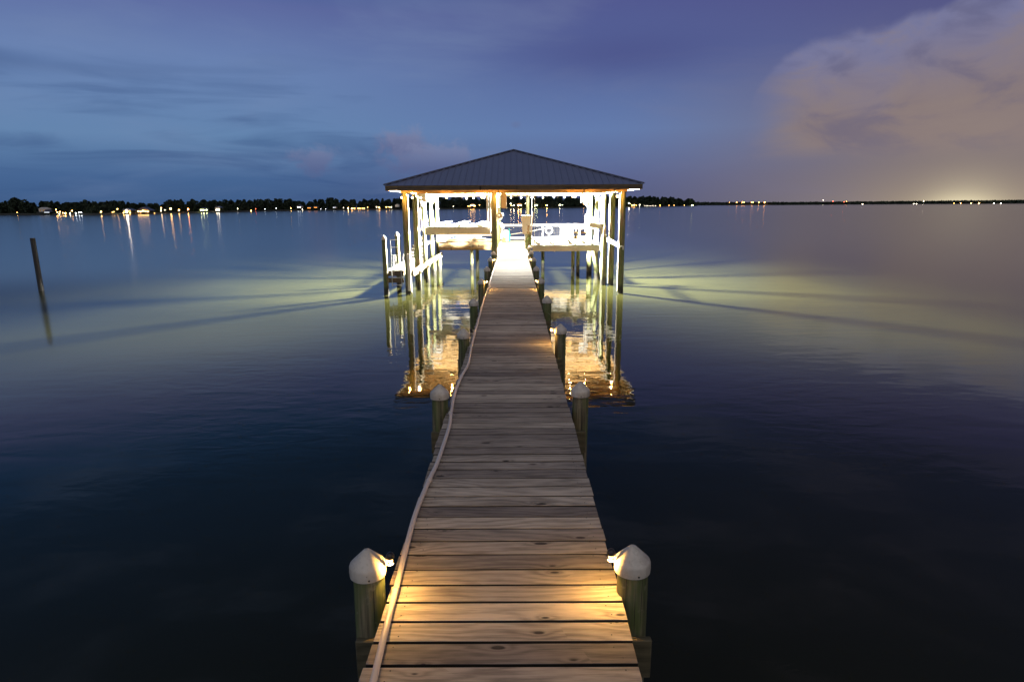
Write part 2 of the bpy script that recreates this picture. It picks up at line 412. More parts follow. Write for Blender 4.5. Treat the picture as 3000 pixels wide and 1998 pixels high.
def leaf_mat():
    mt, T, b = newmat('dark_foliage')
    at = T.n.new('ShaderNodeAttribute'); at.attribute_name = 'bid'
    T.l.new(T.mix(at.outputs['Fac'], (.018, .030, .022, 1), (.05, .07, .045, 1)), b.inputs['Base Color'])
    b.inputs['Roughness'].default_value = .9; b.inputs['Specular IOR Level'].default_value = .1
    return mt
M['leaf'] = leaf_mat()
M['earth'] = simple('dark_shore_ground', (.03, .035, .028), .95, var=.3, scale=.05)
AMBER = (1.0, .52, .13)
M['bulb_amber'] = emit('lit_amber_bulb', (1.0, .55, .16), 60)
M['bulb_cap'] = emit('lit_lamp_lens', (1.0, .55, .15), 14)
M['flood'] = emit('lit_flood_lens', (1.0, .97, .9), 60)
mt, T, b = newmat('clear_glass_bulb'); b.inputs['Base Color'].default_value = (.9, .88, .82, 1); b.inputs['Roughness'].default_value = .08; b.inputs['Transmission Weight'].default_value = .5
M['glass'] = mt

# ------------------------------------------------------------------ water
wm = MB()
XS = [-6000, -1500, -400, -100, -30, 30, 100, 400, 1500, 6000]
wm.poly([(-9000, -3000, 0), (9000, -3000, 0), (9000, 9000, 0), (-9000, 9000, 0)])
tag(wm.build('water', M['water']), 'calm dark bay water mirroring the boathouse and the dusk sky', 'water', kind='structure')

# ------------------------------------------------------------------ dock walkway
K = 1.9                                   # deck height over water
DX0, DX1 = -.80, .65
dock = empty('dock', (0, 0, 0), label='long weathered plank walkway leading straight out to the boathouse', cat='dock')
bd = MB(); bd2 = MB(); random.seed(21)
yb = 2.505 - .1795*22
while yb < 30.2:
    w = .1795*random.uniform(.985, 1.012); gap = random.choice([.012, .015, .018, .022])
    l = DX0 - random.uniform(0, .022); r_ = DX1 + random.uniform(0, .012)
    hj = random.uniform(-.002, .001)
    (bd if yb < 21.3 else bd2).box(((l+r_)/2, yb+w/2, K-.019+hj), (r_-l, w-gap, .038), rot=(random.uniform(-.006, .006), random.uniform(-.0015, .0015), random.uniform(-.0025, .0025)), bev=.002)  # floodlight's bright edge is put into the colour with paler boards
    yb += w
YJOIN = yb
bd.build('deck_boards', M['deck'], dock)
bd2.build('pale_deck_boards', M['deck_pale'], dock)['label'] = 'paler boards of the far third, floodlight edge put into their colour'
sc_ = MB(); random.seed(4)
for i in range(34):
    yy = 2.505 - .1795*6 + i*.1795 + .09
    for sx in (-.68, .56):
        for dy in (-.045, .045):
            sc_.lathe([(0, .0022), (.0042, .0018), (.0045, 0)], (sx+random.uniform(-.02, .02), yy+dy+random.uniform(-.01, .01), K+.0005), seg=8)
tag(sc_.build('deck_screws', M['screw'], dock), kind='stuff')
for sx in (-.72, -.08, .57):
    st = MB(); st.box((sx, 14.1, K-.045-.105), (.045, 32.4, .2)); st.build('stringer', M['beam_y'], dock)

# pilings along the dock with white cone caps
def make_piling(r=.098, top=2.10, cr=.112):
    root = empty('dock_piling')
    p = MB(); seg = 28
    zz = [-1.2, 0, .35, .8, 1.4, top-.12, top-.02]
    rings = []
    p.tube([(random.uniform(-.004, .004), random.uniform(-.004, .004), z_) for z_ in zz], [r*1.06, r*1.05, r*1.03, r*1.02, r*1.0, r*.985, r*.98], seg=seg)
    p.build('post', M['pile'], root)
    c = MB(); b0 = top-.045
    c.lathe([(cr-.006, b0+.004), (cr, b0), (cr+.002, b0+.03), (cr+.001, b0+.062), (cr-.003, b0+.074), (cr-.012, b0+.084), (cr*.52, b0+.126), (.022, b0+.162), (.010, b0+.167), (0, b0+.168)], seg=40)
    co = c.build('cap', M['cap'], root, sharp=60)
    s = MB(); s.lathe([(0, .004), (.006, .003), (.007, 0)], seg=10)
    so = s.build('screw', M['screw'], co); so.rotation_euler = (R(90), 0, 0); so.location = (0, -cr-.001, b0+.018)
    return root
random.seed(3)
pile0 = make_piling()
PR = [(.745, 3.50), (.775, 7.12), (.80, 10.75), (.775, 14.31), (.785, 17.95), (.79, 21.7), (.80, 25.4), (.81, 29.1), (.82, 32.74)]
PL = [(-.93, 3.47), (-.915, 7.06), (-.905, 10.55), (-.93, 14.15), (-.945, 17.85), (-.94, 21.6), (-.95, 25.25), (-.95, 29.0)]
ordn = ['nearest', 'second', 'third', 'fourth', 'fifth', 'sixth', 'seventh', 'eighth', 'ninth']
first = True
for side, lst in (('right', PR), ('left', PL)):
    for i, (px_, py_) in enumerate(lst):
        o = pile0 if first else copy_tree(pile0); first = False
        o.location = (px_, py_, {('right', 2): .02, ('left', 3): -.02}.get((side, i), random.uniform(-.015, .015)))
        o.rotation_euler.z = random.uniform(-.5, .5)
        if i < 3: o.rotation_euler = (random.uniform(-.006, .006), random.uniform(-.008, .008), random.uniform(-.35, .35))
        lb = {0: 'large mossy piling in the foreground', 1: 'mossy piling without a lamp', 2: 'dark piling before the golden reflection'}.get(i, 'dark piling')
        tag(o, f'{lb} with white cap, {ordn[i]} on the {side} dock edge', 'piling', f'capped pilings along the dock')

for i in range(8):                         # cross beams bolted to each pair
    yl = (PR[i][1]+PL[i][1])/2
    for dy in (-.125, .125):
        c = MB(); c.box((-.08, yl+dy, 1.53), (1.84, .045, .27), bev=.006); c.build('cross_beam', M['old_beam'], dock)

# little amber lamps on the inner side of some pilings
def make_caplamp(s, lit):
    root = empty('piling_lamp')
    h = MB(); h.lathe([(.025, .004), (.027, .010), (.026, .024), (.019, .036), (.010, .043), (0, .045)], seg=20); h.build('hood', M['black'], root)
    l = MB(); l.lathe([(0, -.026), (.010, -.024), (.015, -.016), (.016, -.004), (.016, .004), (0, .004)], seg=18)
    l.build('lens', M['bulb_cap'] if lit else M['black'], root)
    b_ = MB(); b_.tube([(-s*.035, 0, -.038), (-s*.01, 0, -.044), (s*.012, 0, -.040), (s*.02, 0, -.03)], .005, seg=8)
    b_.box((-s*.026, 0, -.02), (.008, .022, .05)); b_.build('bracket', M['offwhite'], root)
    return root
LAMPS = []
for side, idx, lit in (('left', 0, 1), ('right', 0, 1), ('left', 2, 0), ('right', 2, 1), ('left', 4, 1), ('right', 4, 1), ('left', 6, 1), ('right', 6, 1)):
    lst = PL if side == 'left' else PR
    s = 1 if side == 'left' else -1
    px_, py_ = lst[idx]
    root = make_caplamp(s, lit)
    root.location = (px_+s*.150, py_-.015, 2.162)
    tag(root, f'{"glowing amber" if lit else "unlit black"} lamp on the inner side of the {ordn[idx]} {side} dock piling', 'lamp', 'small lamps on the dock pilings')
    if lit: lamp('lamp_light', (0, -.004, -.036), 20 if idx == 0 else 15, (1.0, .50, .11), .014, root)

# white conduit snaking along the left edge of the dock
pp = [(1080, 2050), (1093, 1998), (1126, 1860), (1159, 1731), (1190, 1605), (1217, 1500), (1258, 1404), (1280, 1358), (1302, 1295), (1317, 1246), (1322, 1208),
      (1332, 1155), (1352, 1103), (1372, 1066), (1381, 1017), (1396, 960), (1409, 909), (1415, 888), (1418, 870), (1428, 852), (1435, 841), (1433, 831), (1440, 815), (1441, 806), (1447, 789), (1453, 773), (1457, 761)]
P3 = [atZ(a, b_, K+.026) for a, b_ in pp]
def catmull(P, n=6):
    out = []
    for i in range(len(P)-1):
        p0, p1, p2, p3 = P[max(i-1, 0)], P[i], P[i+1], P[min(i+2, len(P)-1)]
        for k in range(n):
            t = k/n
            out.append(.5*((2*p1)+(p2-p0)*t+(2*p0-5*p1+4*p2-p3)*t*t+(3*p1-p0-3*p2+p3)*t**3))
    out.append(P[-1]); return out
for i in range(len(P3)):                  # ease horizontal wiggle of the far end
    P3[i].x = max(P3[i].x, -.79)
pipe = empty('conduit_pipe', tuple(P3[0]), label='thin white plastic pipe winding along the left edge of the dock', cat='pipe')
ov = Vector(P3[0])
t_ = MB(); t_.tube([p-ov for p in catmull(P3)], .0195, seg=14); t_.build('pipe', M['pvc'], pipe)
for (a, b_) in ((1159, 1729), (1258, 1406), (1320, 1210), (1352, 1102), (1380, 1015), (1396, 958), (1418, 872)):
    q = atZ(a, b_, K+.026)-ov; j = min(range(len(P3)), key=lambda k: (P3[k]-ov-q).length)
    dd = (P3[min(j+1, len(P3)-1)]-P3[max(j-1, 0)]).normalized()
    c = MB(); c.tube([q-dd*.035, q-dd*.012, q+dd*.012, q+dd*.035], [.021, .0235, .0235, .021], seg=14, cap=True)
    c.build('coupling', M['pvc'], pipe)
    c = MB(); c.tube([q+Vector((-.035, 0, -.022)), q+Vector((-.024, 0, .01)), q+Vector((0, 0, .0255)), q+Vector((.024, 0, .01)), q+Vector((.028, 0, -.020)), q+Vector((.05, 0, -.0225))], .0035, seg=6)
    c.build('pipe_clip', M['galv'], pipe)

# ------------------------------------------------------------------ boathouse
bh = empty('boathouse', (0, 36.7, 0), label='open floodlit boathouse with grey hipped metal roof at the end of the dock', cat='boathouse')
O = Vector((0, 36.7, 0))
def part(mb, name, mat, parent=None):     # parts given in world coordinates
    o = mb.build(name, mat, parent or bh)
    for v in o.data.vertices: v.co -= O
    return o
EX, EY0, EY1, EZ, SL = 6.06, 29.7, 44.0, 5.22, .335
AY0, AY1 = EY0+EX, EY1-EX
AZ = EZ + SL*EX
def zr(x, y): return EZ + SL*min(EX-abs(x), y-EY0, EY1-y)
rf = MB()
c00, c10, c11, c01 = Vector((-EX, EY0, EZ)), Vector((EX, EY0, EZ)), Vector((EX, EY1, EZ)), Vector((-EX, EY1, EZ))
a0, a1 = Vector((0, AY0, AZ)), Vector((0, AY1, AZ))
for pl in ((c00, c10, a0), (c10, c11, a1, a0), (c11, c01, a1), (c01, c00, a0, a1)):
    rf.poly(pl, thick=(0, 0, -.012), bid=.5)
def rib(p, q):
    rf.bar(p+Vector((0, 0, .012)), q+Vector((0, 0, .012)), .022, .026, bid=.5)
n = int(2*EX/.305)
for i in range(1, n):
    x = -EX + 2*EX*i/n; run = EX-abs(x)
    rib(Vector((x, EY0, EZ)), Vector((x, EY0+run, EZ+SL*run))); rib(Vector((x, EY1, EZ)), Vector((x, EY1-run, EZ+SL*run)))
n = int((EY1-EY0)/.305)
for i in range(1, n):
    y = EY0+(EY1-EY0)*i/n; run = min(EX, y-EY0, EY1-y)
    for s in (-1, 1): rib(Vector((s*EX, y, EZ)), Vector((s*(EX-run), y, EZ+SL*run)))
roof = part(rf, 'roof', M['roof'])
for nm, ln in (('hip_flashing', (c00, a0)), ('hip_flashing', (c10, a0)), ('hip_flashing', (c11, a1)), ('hip_flashing', (c01, a1)), ('ridge_cap', (a0, a1))):
    h = MB(); p, q = ln[0]+Vector((0, 0, .035)), ln[1]+Vector((0, 0, .035))
    h.bar(p, q, .17, .02); h.tube([p+Vector((0, 0, .01)), q+Vector((0, 0, .01))], .035, seg=8)
    part(h, nm, M['ridge'], roof)
ce = MB()
for pl in ((c00, c10, a0), (c10, c11, a1, a0), (c11, c01, a1), (c01, c00, a0, a1)):
    ce.poly([Vector((p.x*.992, EY0+(p.y-EY0)*.995+.04, p.z-.035)) for p in pl], thick=(0, 0, -.02), bid=.5)
part(ce, 'roof_sheathing', M['ceil'])
ra = MB()
for i in range(-7, 8):
    x = i*.8; run = EX-abs(x)-.1
    if run > .3:
        for y0, s in ((EY0+.08, 1), (EY1-.08, -1)):
            ra.bar((x, y0, EZ-.14), (x, y0+s*run, EZ-.14+SL*run), .045, .14)
for j in range(17):
    y = EY0+.6+j*.81; run = min(EX, y-EY0, EY1-y)-.1
    for s in (-1, 1): ra.bar((s*(EX-.08), y, EZ-.14), (s*(EX-.08-run), y, EZ-.14+SL*run), .045, .14)
ra.box((0, (AY0+AY1)/2, AZ-.17), (.05, AY1-AY0+.3, .2))
for (sx, y0, y1) in ((-1, EY0, AY0), (1, EY0, AY0), (-1, EY1, AY1), (1, EY1, AY1)):
    ra.bar((sx*(EX-.1), y0+(.1 if y1 > y0 else -.1), EZ-.15), (0, y1, AZ-.17), .06, .2)
part(ra, 'rafters', M['ceil'])
# fascia boards round the eave
for p, q, mt_ in (((-EX+.05, EY0+.06, 0), (EX-.05, EY0+.06, 0), 'dark_x'), ((-EX+.05, EY1-.06, 0), (EX-.05, EY1-.06, 0), 'dark_x'),
                  ((-EX+.05, EY0+.085, 0), (-EX+.05, EY1-.085, 0), 'beam_y'), ((EX-.05, EY0+.085, 0), (EX-.05, EY1-.085, 0), 'beam_y')):
    f_ = MB(); f_.bar(Vector(p)+Vector((0, 0, EZ-.125)), Vector(q)+Vector((0, 0, EZ-.125)), .038, .205); part(f_, 'fascia_board', M[mt_])
# beams
BZ0, BZ1 = 4.885, 5.125
PXO = 5.25
PYS = [30.4, 33.5, 36.7, 39.9, 43.0]
for y in (PYS[0], PYS[-1]):
    f_ = MB()
    for dy in (-.14, .14): f_.box((0, y+dy, (BZ0+BZ1)/2), (2*PXO+.30, .045, BZ1-BZ0), bev=.004)
    part(f_, 'beam', M['beam_x'])
for s in (-1, 1):
    f_ = MB()
    for dx in (-.14, .14): f_.box((s*PXO+dx, 36.7, (BZ0+BZ1)/2), (.045, 12.28, BZ1-BZ0-.006), bev=.004)
    part(f_, 'beam', M['beam_y'])
for y in PYS[1:4]:                        # tie beams inside
    f_ = MB(); f_.box((0, y, 5.0), (2*PXO-.34, .045, .19)); part(f_, 'tie_beam', M['beam_x'])
def post(x, y, z0, z1, r0, r1, name='post', lean=(0, 0), parent=None):
    p = MB(); nn = 7
    pts = [Vector((x+lean[0]*t/nn, y+lean[1]*t/nn, z0+(z1-z0)*t/nn)) for t in range(nn+1)]
    p.tube(pts, [r0+(r1-r0)*t/nn for t in range(nn+1)], seg=20)
    return part(p, name, M['pile'], parent)
for s in (-1, 1):
    for i, y in enumerate(PYS):
        post(s*PXO, y, -1.2, BZ1 if i in (0, 4) else BZ1, .135, .118)
post(-.96, 30.4, -1.2, BZ1, .15, .13)      # posts beside the walkway
post(-1.02, 36.7, -1.2, BZ1, .13, .12); post(-1.02, 43.0, -1.2, BZ1, .13, .12)
post(.95, 43.0, -1.2, BZ1, .12, .11)
for (x, y) in ((3.81, 40.3), (4.14, 40.3), (-2.55, 43.0), (2.0, 43.4)):
    post(x, y, -1.2, 1.66, .115, .11)
# walkway inside + rear walkway
wk = MB(); random.seed(9); y = YJOIN
while y < 43.75:
    w = .15; wk.box((-.12, y+w/2, K-.019), (1.66, w-.008, .038), bev=0); y += w
part(wk, 'walkway_boards', M['deck_pale'])
for xa, xb in ((-5.1, -.97), (.72, 5.1)):
    rw = MB(); x = xa
    while x+.14 < xb: rw.box((x+.07, 42.85, K-.02), (.138, 1.7, .038)); x += .14
    part(rw, 'rear_walkway_boards', M['beam_y'])
for k_, (x0, x1) in enumerate(((-5.08, -1.18), (.95, 5.08))):
    for j, z0 in enumerate((1.36, 1.545, 1.73)):
        if k_ == 1 and j == 0: continue
        rm = MB(); rm.box(((x0+x1)/2, 42.0+.01*j, z0+.085), (x1-x0, .04, .172), bev=.003); part(rm, 'rim_board', M['beam_x'])
for sx in (-.9, .66):
    rm = MB(); rm.box((sx, 36.9, 1.75), (.045, 13.2, .2)); part(rm, 'walkway_joist', M['beam_y'])
pm = MB(); pm.box((-2.87, 41.94, 1.9), (.10, .09, 1.15)); part(pm, 'upright', M['wood_z'])
post(-2.87, 42.1, -1.2, 1.4, .12, .11)

# floodlight under the ridge
fl = empty('flood_light', (.1, 36.0, 6.72), label='bright white floodlight hanging under the boathouse ridge', cat='floodlight')
f_ = MB(); f_.lathe([(.05, .10), (.09, .08), (.14, .0), (.145, -.03), (.12, -.03)], seg=24); f_.build('lamp_housing', M['galv'], fl)
f_ = MB(); f_.lathe([(0, -.032), (.06, -.03), (.115, -.022), (.115, 0), (0, .0)], seg=24); f_.build('lens', M['flood'], fl)
fb = lamp('flood_beam', (0, 0, -.12), 500000, (1.0, .96, .82), .55, fl)
# twin heads aimed to the two sides: most of the light goes out sideways, little straight down or along the dock
fb.data.use_nodes = True; LT = NT(fb.data.node_tree); em = LT.n['Emission']
lx, ly, lz = LT.sep(LT.n.new('ShaderNodeTexCoord').outputs['Normal'])
LT.l.new(LT.m('ADD', LT.m('ADD', .024, LT.m('MULTIPLY', LT.m('GREATER_THAN', lz, .05), .03)), LT.m('MULTIPLY', LT.m('MULTIPLY', LT.ss(LT.m('ABSOLUTE', lz), 1.08, .48), LT.ss(LT.m('ABSOLUTE', lx), .07, .86)), .95)), em.inputs['Strength'])

# ------------------------------------------------------------------ rear railing
rl = empty('rear_railing', (0, 43.75, K), label='white railing with wire mesh panels across the far end of the boathouse', cat='railing')
def lpart(mb, name, mat, par):            # world coordinates -> parent at par.location
    o = mb.build(name, mat, par)
    for v in o.data.vertices: v.co -= Vector(par.location)
    return o
tr = MB(); tr.box((1.75, 43.72, 2.985), (5.3, .14, .04), bev=.004); tr.box((1.75, 43.75, 2.90), (5.3, .04, .11)); lpart(tr, 'top_rail', M['white'], rl)
br = MB(); br.box((1.75, 43.75, 2.06), (5.3, .04, .14)); lpart(br, 'bottom_rail', M['white'], rl)
for x in (-.82, .78, 2.0, 3.28, 4.35):
    p_ = MB(); p_.box((x, 43.79, 2.42), (.09, .09, 1.08)); lpart(p_, 'rail_post', M['white'], rl)
for (x0, x1) in ((-.77, .73), (.83, 1.95), (2.05, 3.23)):
    g_ = MB(); x = x0
    while x < x1: g_.box((x, 43.745, 2.49), (.010, .010, .72)); x += .19
    z_ = 2.15
    while z_ < 2.85: g_.box(((x0+x1)/2, 43.757, z_), (x1-x0, .010, .010)); z_ += .115
    lpart(g_, 'wire_mesh', M['wire'], rl)
wr = empty('slatted_railing', (4.7, 42.6, K), label='short wooden slat railing right of the white dock box', cat='railing')
for z_ in (2.12, 2.42, 2.72, 2.95):
    s_ = MB(); s_.box((4.55, 43.1, z_), (1.1, .03, .12)); lpart(s_, 'slat', M['beam_x'], wr)
for x in (4.05, 4.98):
    s_ = MB(); s_.box((x, 43.15, 2.47), (.08, .08, 1.12)); lpart(s_, 'rail_post', M['wood_z'], wr)

# life ring on the railing
rg = empty('life_ring', tuple(atY(1608.5, 676, 43.66)), label='white life ring with dark bands hung on the mesh railing', cat='life ring')
r_ = MB(); r_.tube([(.215*math.cos(a*math.pi/16), 0, .215*math.sin(a*math.pi/16)) for a in range(32)], .062, seg=12, closed=True); r_.build('ring', M['white'], rg)
for k in range(4):
    a = math.pi/4+k*math.pi/2
    t = Vector((-math.sin(a), 0, math.cos(a))); c_ = Vector((.215*math.cos(a), 0, .215*math.sin(a)))
    b_ = MB(); b_.tube([c_-t*.03, c_+t*.03], .066, seg=12); b_.build('band', M['rubber'], rg)
q = MB(); q.tube([(-.02, -.02, .29), (0, -.03, .42)], .012, seg=6); q.build('hanging_cord', M['rope'], rg)
q = MB(); q.tube([(0, -.02, -.28), (.0, -.02, -.42)], .012, seg=6); q.build('hanging_cord', M['rope'], rg)
rp = MB(); A_, B_ = atY(1497, 687, 43.4), atY(1606, 667, 43.6)
pts = [A_.lerp(B_, t/8)+Vector((0, 0, -.04*math.sin(math.pi*t/8))) for t in range(9)]
rp.tube(pts, .022, seg=8)
tag(rp.build('boat_hook_pole', M['rope']), 'long pale pole lying across the mesh railing behind the life ring', 'pole')

# ------------------------------------------------------------------ boat lifts
def lift(name, x0, x1, zb, ht, yf, yr, bunks, label, tilt, hang):
    o = empty(name, ((x0+x1)/2, yf, zb), label=label, cat='boat lift', group='boat lifts in the two slips')
    for y in (yf, yr):
        c = MB(); c.box(((x0+x1)/2, y, zb), (x1-x0, .035, ht)); c.box(((x0+x1)/2, y, zb+ht/2), (x1-x0, .16, .03)); c.box(((x0+x1)/2, y, zb-ht/2), (x1-x0, .16, .03))
        lpart(c, 'cradle_beam', M['offwhite'], o)
    for (x, tl) in bunks:
        b_ = MB(); b_.box((x, (yf+yr)/2, zb+ht/2+.13), (.30, yr-yf+.7, .05), rot=(0, tl, 0), bev=.006)
        bo = lpart(b_, 'bunk_board', M['white'], o)
        for y in (yf, yr):
            k_ = MB(); k_.box((x, y, zb+ht/2+.055), (.06, .09, .11)); 
            if hang: k_.box((x, y-.11, zb+.02), (.06, .035, ht+.12))
            lpart(k_, 'bracket', M['galv'] if not hang else M['offwhite'], o)
    for x in (x0+.12, x1-.12):
        for y in (yf, yr):
            w_ = MB(); w_.tube([(x, y, zb+ht/2), (x, y, 4.86)], .011, seg=6); lpart(w_, 'cable', M['galv'], o)
            w_ = MB(); w_.tube([(x-.03, y, zb+ht/2+.16), (x+.03, y, zb+ht/2+.16)], .10, seg=16); lpart(w_, 'pulley', M['galv'], o)
    return o
lift('boat_lift', -4.95, -1.3, 2.93, .40, 34.8, 40.2, [(-4.4, -.35), (-4.12, -.35), (-3.25, -.35), (-2.97, -.35), (-2.1, -.35), (-1.82, -.35)],
     'raised empty boat lift with three pairs of tilted bunk boards in the left slip', -.3, False)
lift('boat_lift', 1.02, 4.8, 1.94, .31, 34.8, 40.2, [(1.42, .2), (2.25, .2), (3.45, -.2), (4.3, -.2)],
     'low empty boat lift with white bunks at deck level in the right slip', .3, True)
pn = MB(); pn.box((2.85, 38.0, 2.31), (.86, 3.4, .07), bev=.02)
for k in range(5): pn.box((2.5+.175*k, 38.0, 2.352), (.10, 3.3, .02), bev=.006)
tag(pn.build('loading_ramp', M['white']), 'white ribbed plastic loading ramp lying on the right boat lift', 'ramp')

# lift motors, drive shafts and white covers under the beams
def motor(loc, label, s=1.0, rz=0):
    o = empty('lift_motor', loc, rz, label, 'lift motor', 'lift motors under the side beams')
    a = MB(); a.box((0, 0, 0), (.46*s, .34*s, .40*s), bev=.03); a.build('motor_cover', M['white'], o)
    a = MB(); a.tube([(0, -.9*s, -.05), (0, .9*s, -.05)], .035, seg=10); a.build('drive_shaft', M['galv'], o)
    a = MB(); a.tube([(-.05, -.3*s, -.28*s), (.05, -.3*s, -.28*s)], .11*s, seg=16); a.build('cable_drum', M['galv'], o)
    return o
motor(tuple(atY(1236, 578, 34.0)), 'white lift motor box high under the left side beam', 1.25)
motor(tuple(atY(1266, 580, 38.2)), 'white lift motor box behind the first one under the left beam', 1.3)
motor(tuple(atY(1716, 581, 39.0)), 'white lift motor box high under the right side beam', 1.2)
# hanging fishing gear on the left row
def rod(x, y, top, bot, tilt, label, mat, r=.022):
    o = empty('hanging_pole', (x, y, top), label=label, cat='pole', group='poles hung along the left posts')
    a = MB(); L = top-bot; a.tube([(0, 0, 0), (tilt*.5, .0, -L*.5), (tilt, 0, -L)], [r*.5, r, r*1.3], seg=8); a.build('shaft', mat, o)
    a = MB(); a.tube([(tilt*.8, -.04, -L*.8), (tilt*.8+.03, -.08, -L*.8)], .045, seg=12); a.build('reel', M['galv'], o)
    return o
for k, (px_, Y, y0, y1, tl, lb, mt_) in enumerate((
        (1231, 33.2, 607, 676, .05, 'thin brown pole hung left of the second left post gap', M['tan']),
        (1238, 34.4, 600, 650, .25, 'brown crooked pole next to the third left post', M['tan']),
        (1257, 36.0, 566, 660, .22, 'white pole hanging between the left lift motors', M['pvc']),
        (1277, 39.0, 568, 662, .06, 'white straight pole beside the rear left posts', M['pvc']),
        (1281, 40.5, 566, 664, -.02, 'pale rod at the rear left post', M['offwhite']))):
    A_ = atY(px_, y0, Y); B_ = atY(px_, y1, Y); rod(A_.x, Y, A_.z, B_.z, tl, lb, mt_, .03)
# guide poles beside the middle post
for k, (px_, mt_, lb) in enumerate(((1427.5, 'offwhite', 'white lift guide pole, left one beside the middle post'), (1435.5, 'pvc', 'white lift guide pole, right one beside the middle post'))):
    A_ = atY(px_, 566, 34.4); B_ = atY(px_, 672, 34.4)
    o = empty('guide_pole', (A_.x, 34.4, B_.z), label=lb, cat='guide pole', group='lift guide poles')
    a = MB(); a.tube([(0, 0, 0), (0, 0, 2.05)], .035, seg=12); a.build('pole', M['pvc'], o)
    C_ = atY(px_, 612, 34.4); a = MB(); a.box((0, 0, (C_.z+A_.z)/2-B_.z), (.11, .10, A_.z-C_.z), bev=.02); a.build('sleeve', M['blue'] if False else M['alu'], o)
# tan box hanging right of the middle post
A_, B_ = atY(1468, 567, 33.0), atY(1483, 610, 33.0)
o = empty('electrical_box', ((A_.x+B_.x)/2, 33.0, (A_.z+B_.z)/2), label='tan wooden box with white edge hung under the front beam beside the middle post', cat='box')
w_, h_ = B_.x-A_.x, A_.z-B_.z
a = MB(); a.box((0, 0, 0), (w_, .26, h_), bev=.008); a.build('box_body', M['tan'], o)
a = MB(); a.box((w_/2+.012, 0, -.01), (.024, .28, h_+.04)); a.build('side_panel', M['white'], o)
a = MB(); a.box((-.02, .0, h_/2+.10), (.04, .04, .2)); a.build('hanger', M['galv'], o)
# clutter on the walkway, left side
o = empty('waste_bin', tuple(atZ(1483, 706, K)), label='white bin standing on the left side of the bright walkway', cat='bin')
a = MB(); a.lathe([(0, 0), (.17, 0), (.20, .55), (.20, .6), (.18, .6), (.16, .05), (0, .05)], seg=20); a.build('body', M['white'], o)
a = MB(); a.lathe([(.215, .6), (.22, .63), (.12, .72), (0, .74)], seg=20); a.build('lid', M['offwhite'], o)
p_ = atY(1493, 700, 41.0); a = MB(); a.box((0, 0, 0), (.10, .06, .5), bev=.02); a.tube([(0, 0, .2), (-.03, 0, .62)], .02, seg=8)
tag(a.build('net_handle', M['teal'], loc=(p_.x, 41.0, K+.3)), 'teal fishing net handle leaning by the white bin', 'fishing net')
p_ = atZ(1478, 709, K); a = MB(); a.box((0, 0, .12), (.22, .3, .24), bev=.02); a.box((0, 0, .255), (.25, .33, .03), bev=.008)
tag(a.build('tackle_box', M['orange'], loc=(p_.x-.02, p_.y-.3, K)), 'small orange tackle box in front of the white bin', 'box')
o = empty('hose_reel', tuple(atY(1464, 632, 34.0)), label='white hose reel mounted right of the middle post', cat='hose reel')
a = MB(); a.tube([(.0, -.02, 0), (.0, .02, 0)], .17, seg=20); a.tube([(0, .14, 0), (0, .18, 0)], .17, seg=20); a.tube([(0, 0, 0), (0, .16, 0)], .1, seg=16); a.build('drum', M['white'], o)
a = MB(); a.box((-.12, .08, 0), (.04, .1, .5)); a.tube([(.05, -.05, .05), (.2, -.08, -.05)], .014, seg=8); a.build('reel_bracket', M['white'], o)
for k, (px_, py_, mk, lb, cat_) in enumerate(((1459, 612, 'white', 'round white fitting high on the right side of the middle post', 'wall fitting'), (1460, 634, 'offwhite', 'second round white fitting lower on the middle post', 'wall fitting'))):
    p_ = atY(px_, py_, 31.2); a = MB(); a.tube([(0, 0, 0), (.02, -.02, 0), (.05, -.05, 0)], [.06, .09, .05], seg=14); a.tube([(0, 0, -.04), (.02, 0, -.2)], .02, seg=8)
    tag(a.build('post_fitting', M[mk], loc=tuple(p_)), lb, cat_)
o = empty('life_jackets', tuple(atY(1470, 668, 37.5)), label='bundle of white, red and blue life jackets hanging left of the walkway', cat='life jackets')
for k, (dx, dz, mk) in enumerate(((0, .1, 'white'), (.05, -.05, 'red'), (.12, .02, 'blue'), (.0, -.5, 'white'), (-.03, .65, 'white'))):
    a = MB(); a.box((dx, .03*k, dz), (.18 if mk == 'white' else .09, .12, .42 if mk == 'white' else .18), rot=(0, .2*(k-2), 0), bev=.04); a.build('jacket', M[mk], o)
# white cabinet on a post, right edge of the walkway
A_, B_ = atY(1528, 633, 35.2), atY(1555, 685, 35.2)
o = empty('pedestal_cabinet', ((A_.x+B_.x)/2, 35.2, B_.z), label='tall white cabinet on a post at the right edge of the walkway', cat='cabinet')
w_, h_ = B_.x-A_.x, A_.z-B_.z
a = MB()
for s in (0,):
    lo, hi = w_*.40, w_*.5
    a.poly([(-lo, -.2, 0), (lo, -.2, 0), (hi, -.2, h_), (-hi, -.2, h_)], thick=(0, .4, 0))
a.build('cabinet_body', M['white'], o)
a = MB(); a.box((0, 0, h_+.015), (w_+.05, .46, .03), bev=.006); a.build('lid', M['white'], o)
a = MB(); a.box((.04, -.215, h_*.52), (.05, .02, .05)); a.build('latch', M['galv'], o)
a = MB(); a.tube([(0, 0, K-B_.z-.2), (0, 0, 0)], .07, seg=14); a.build('stand', M['pile'], o)
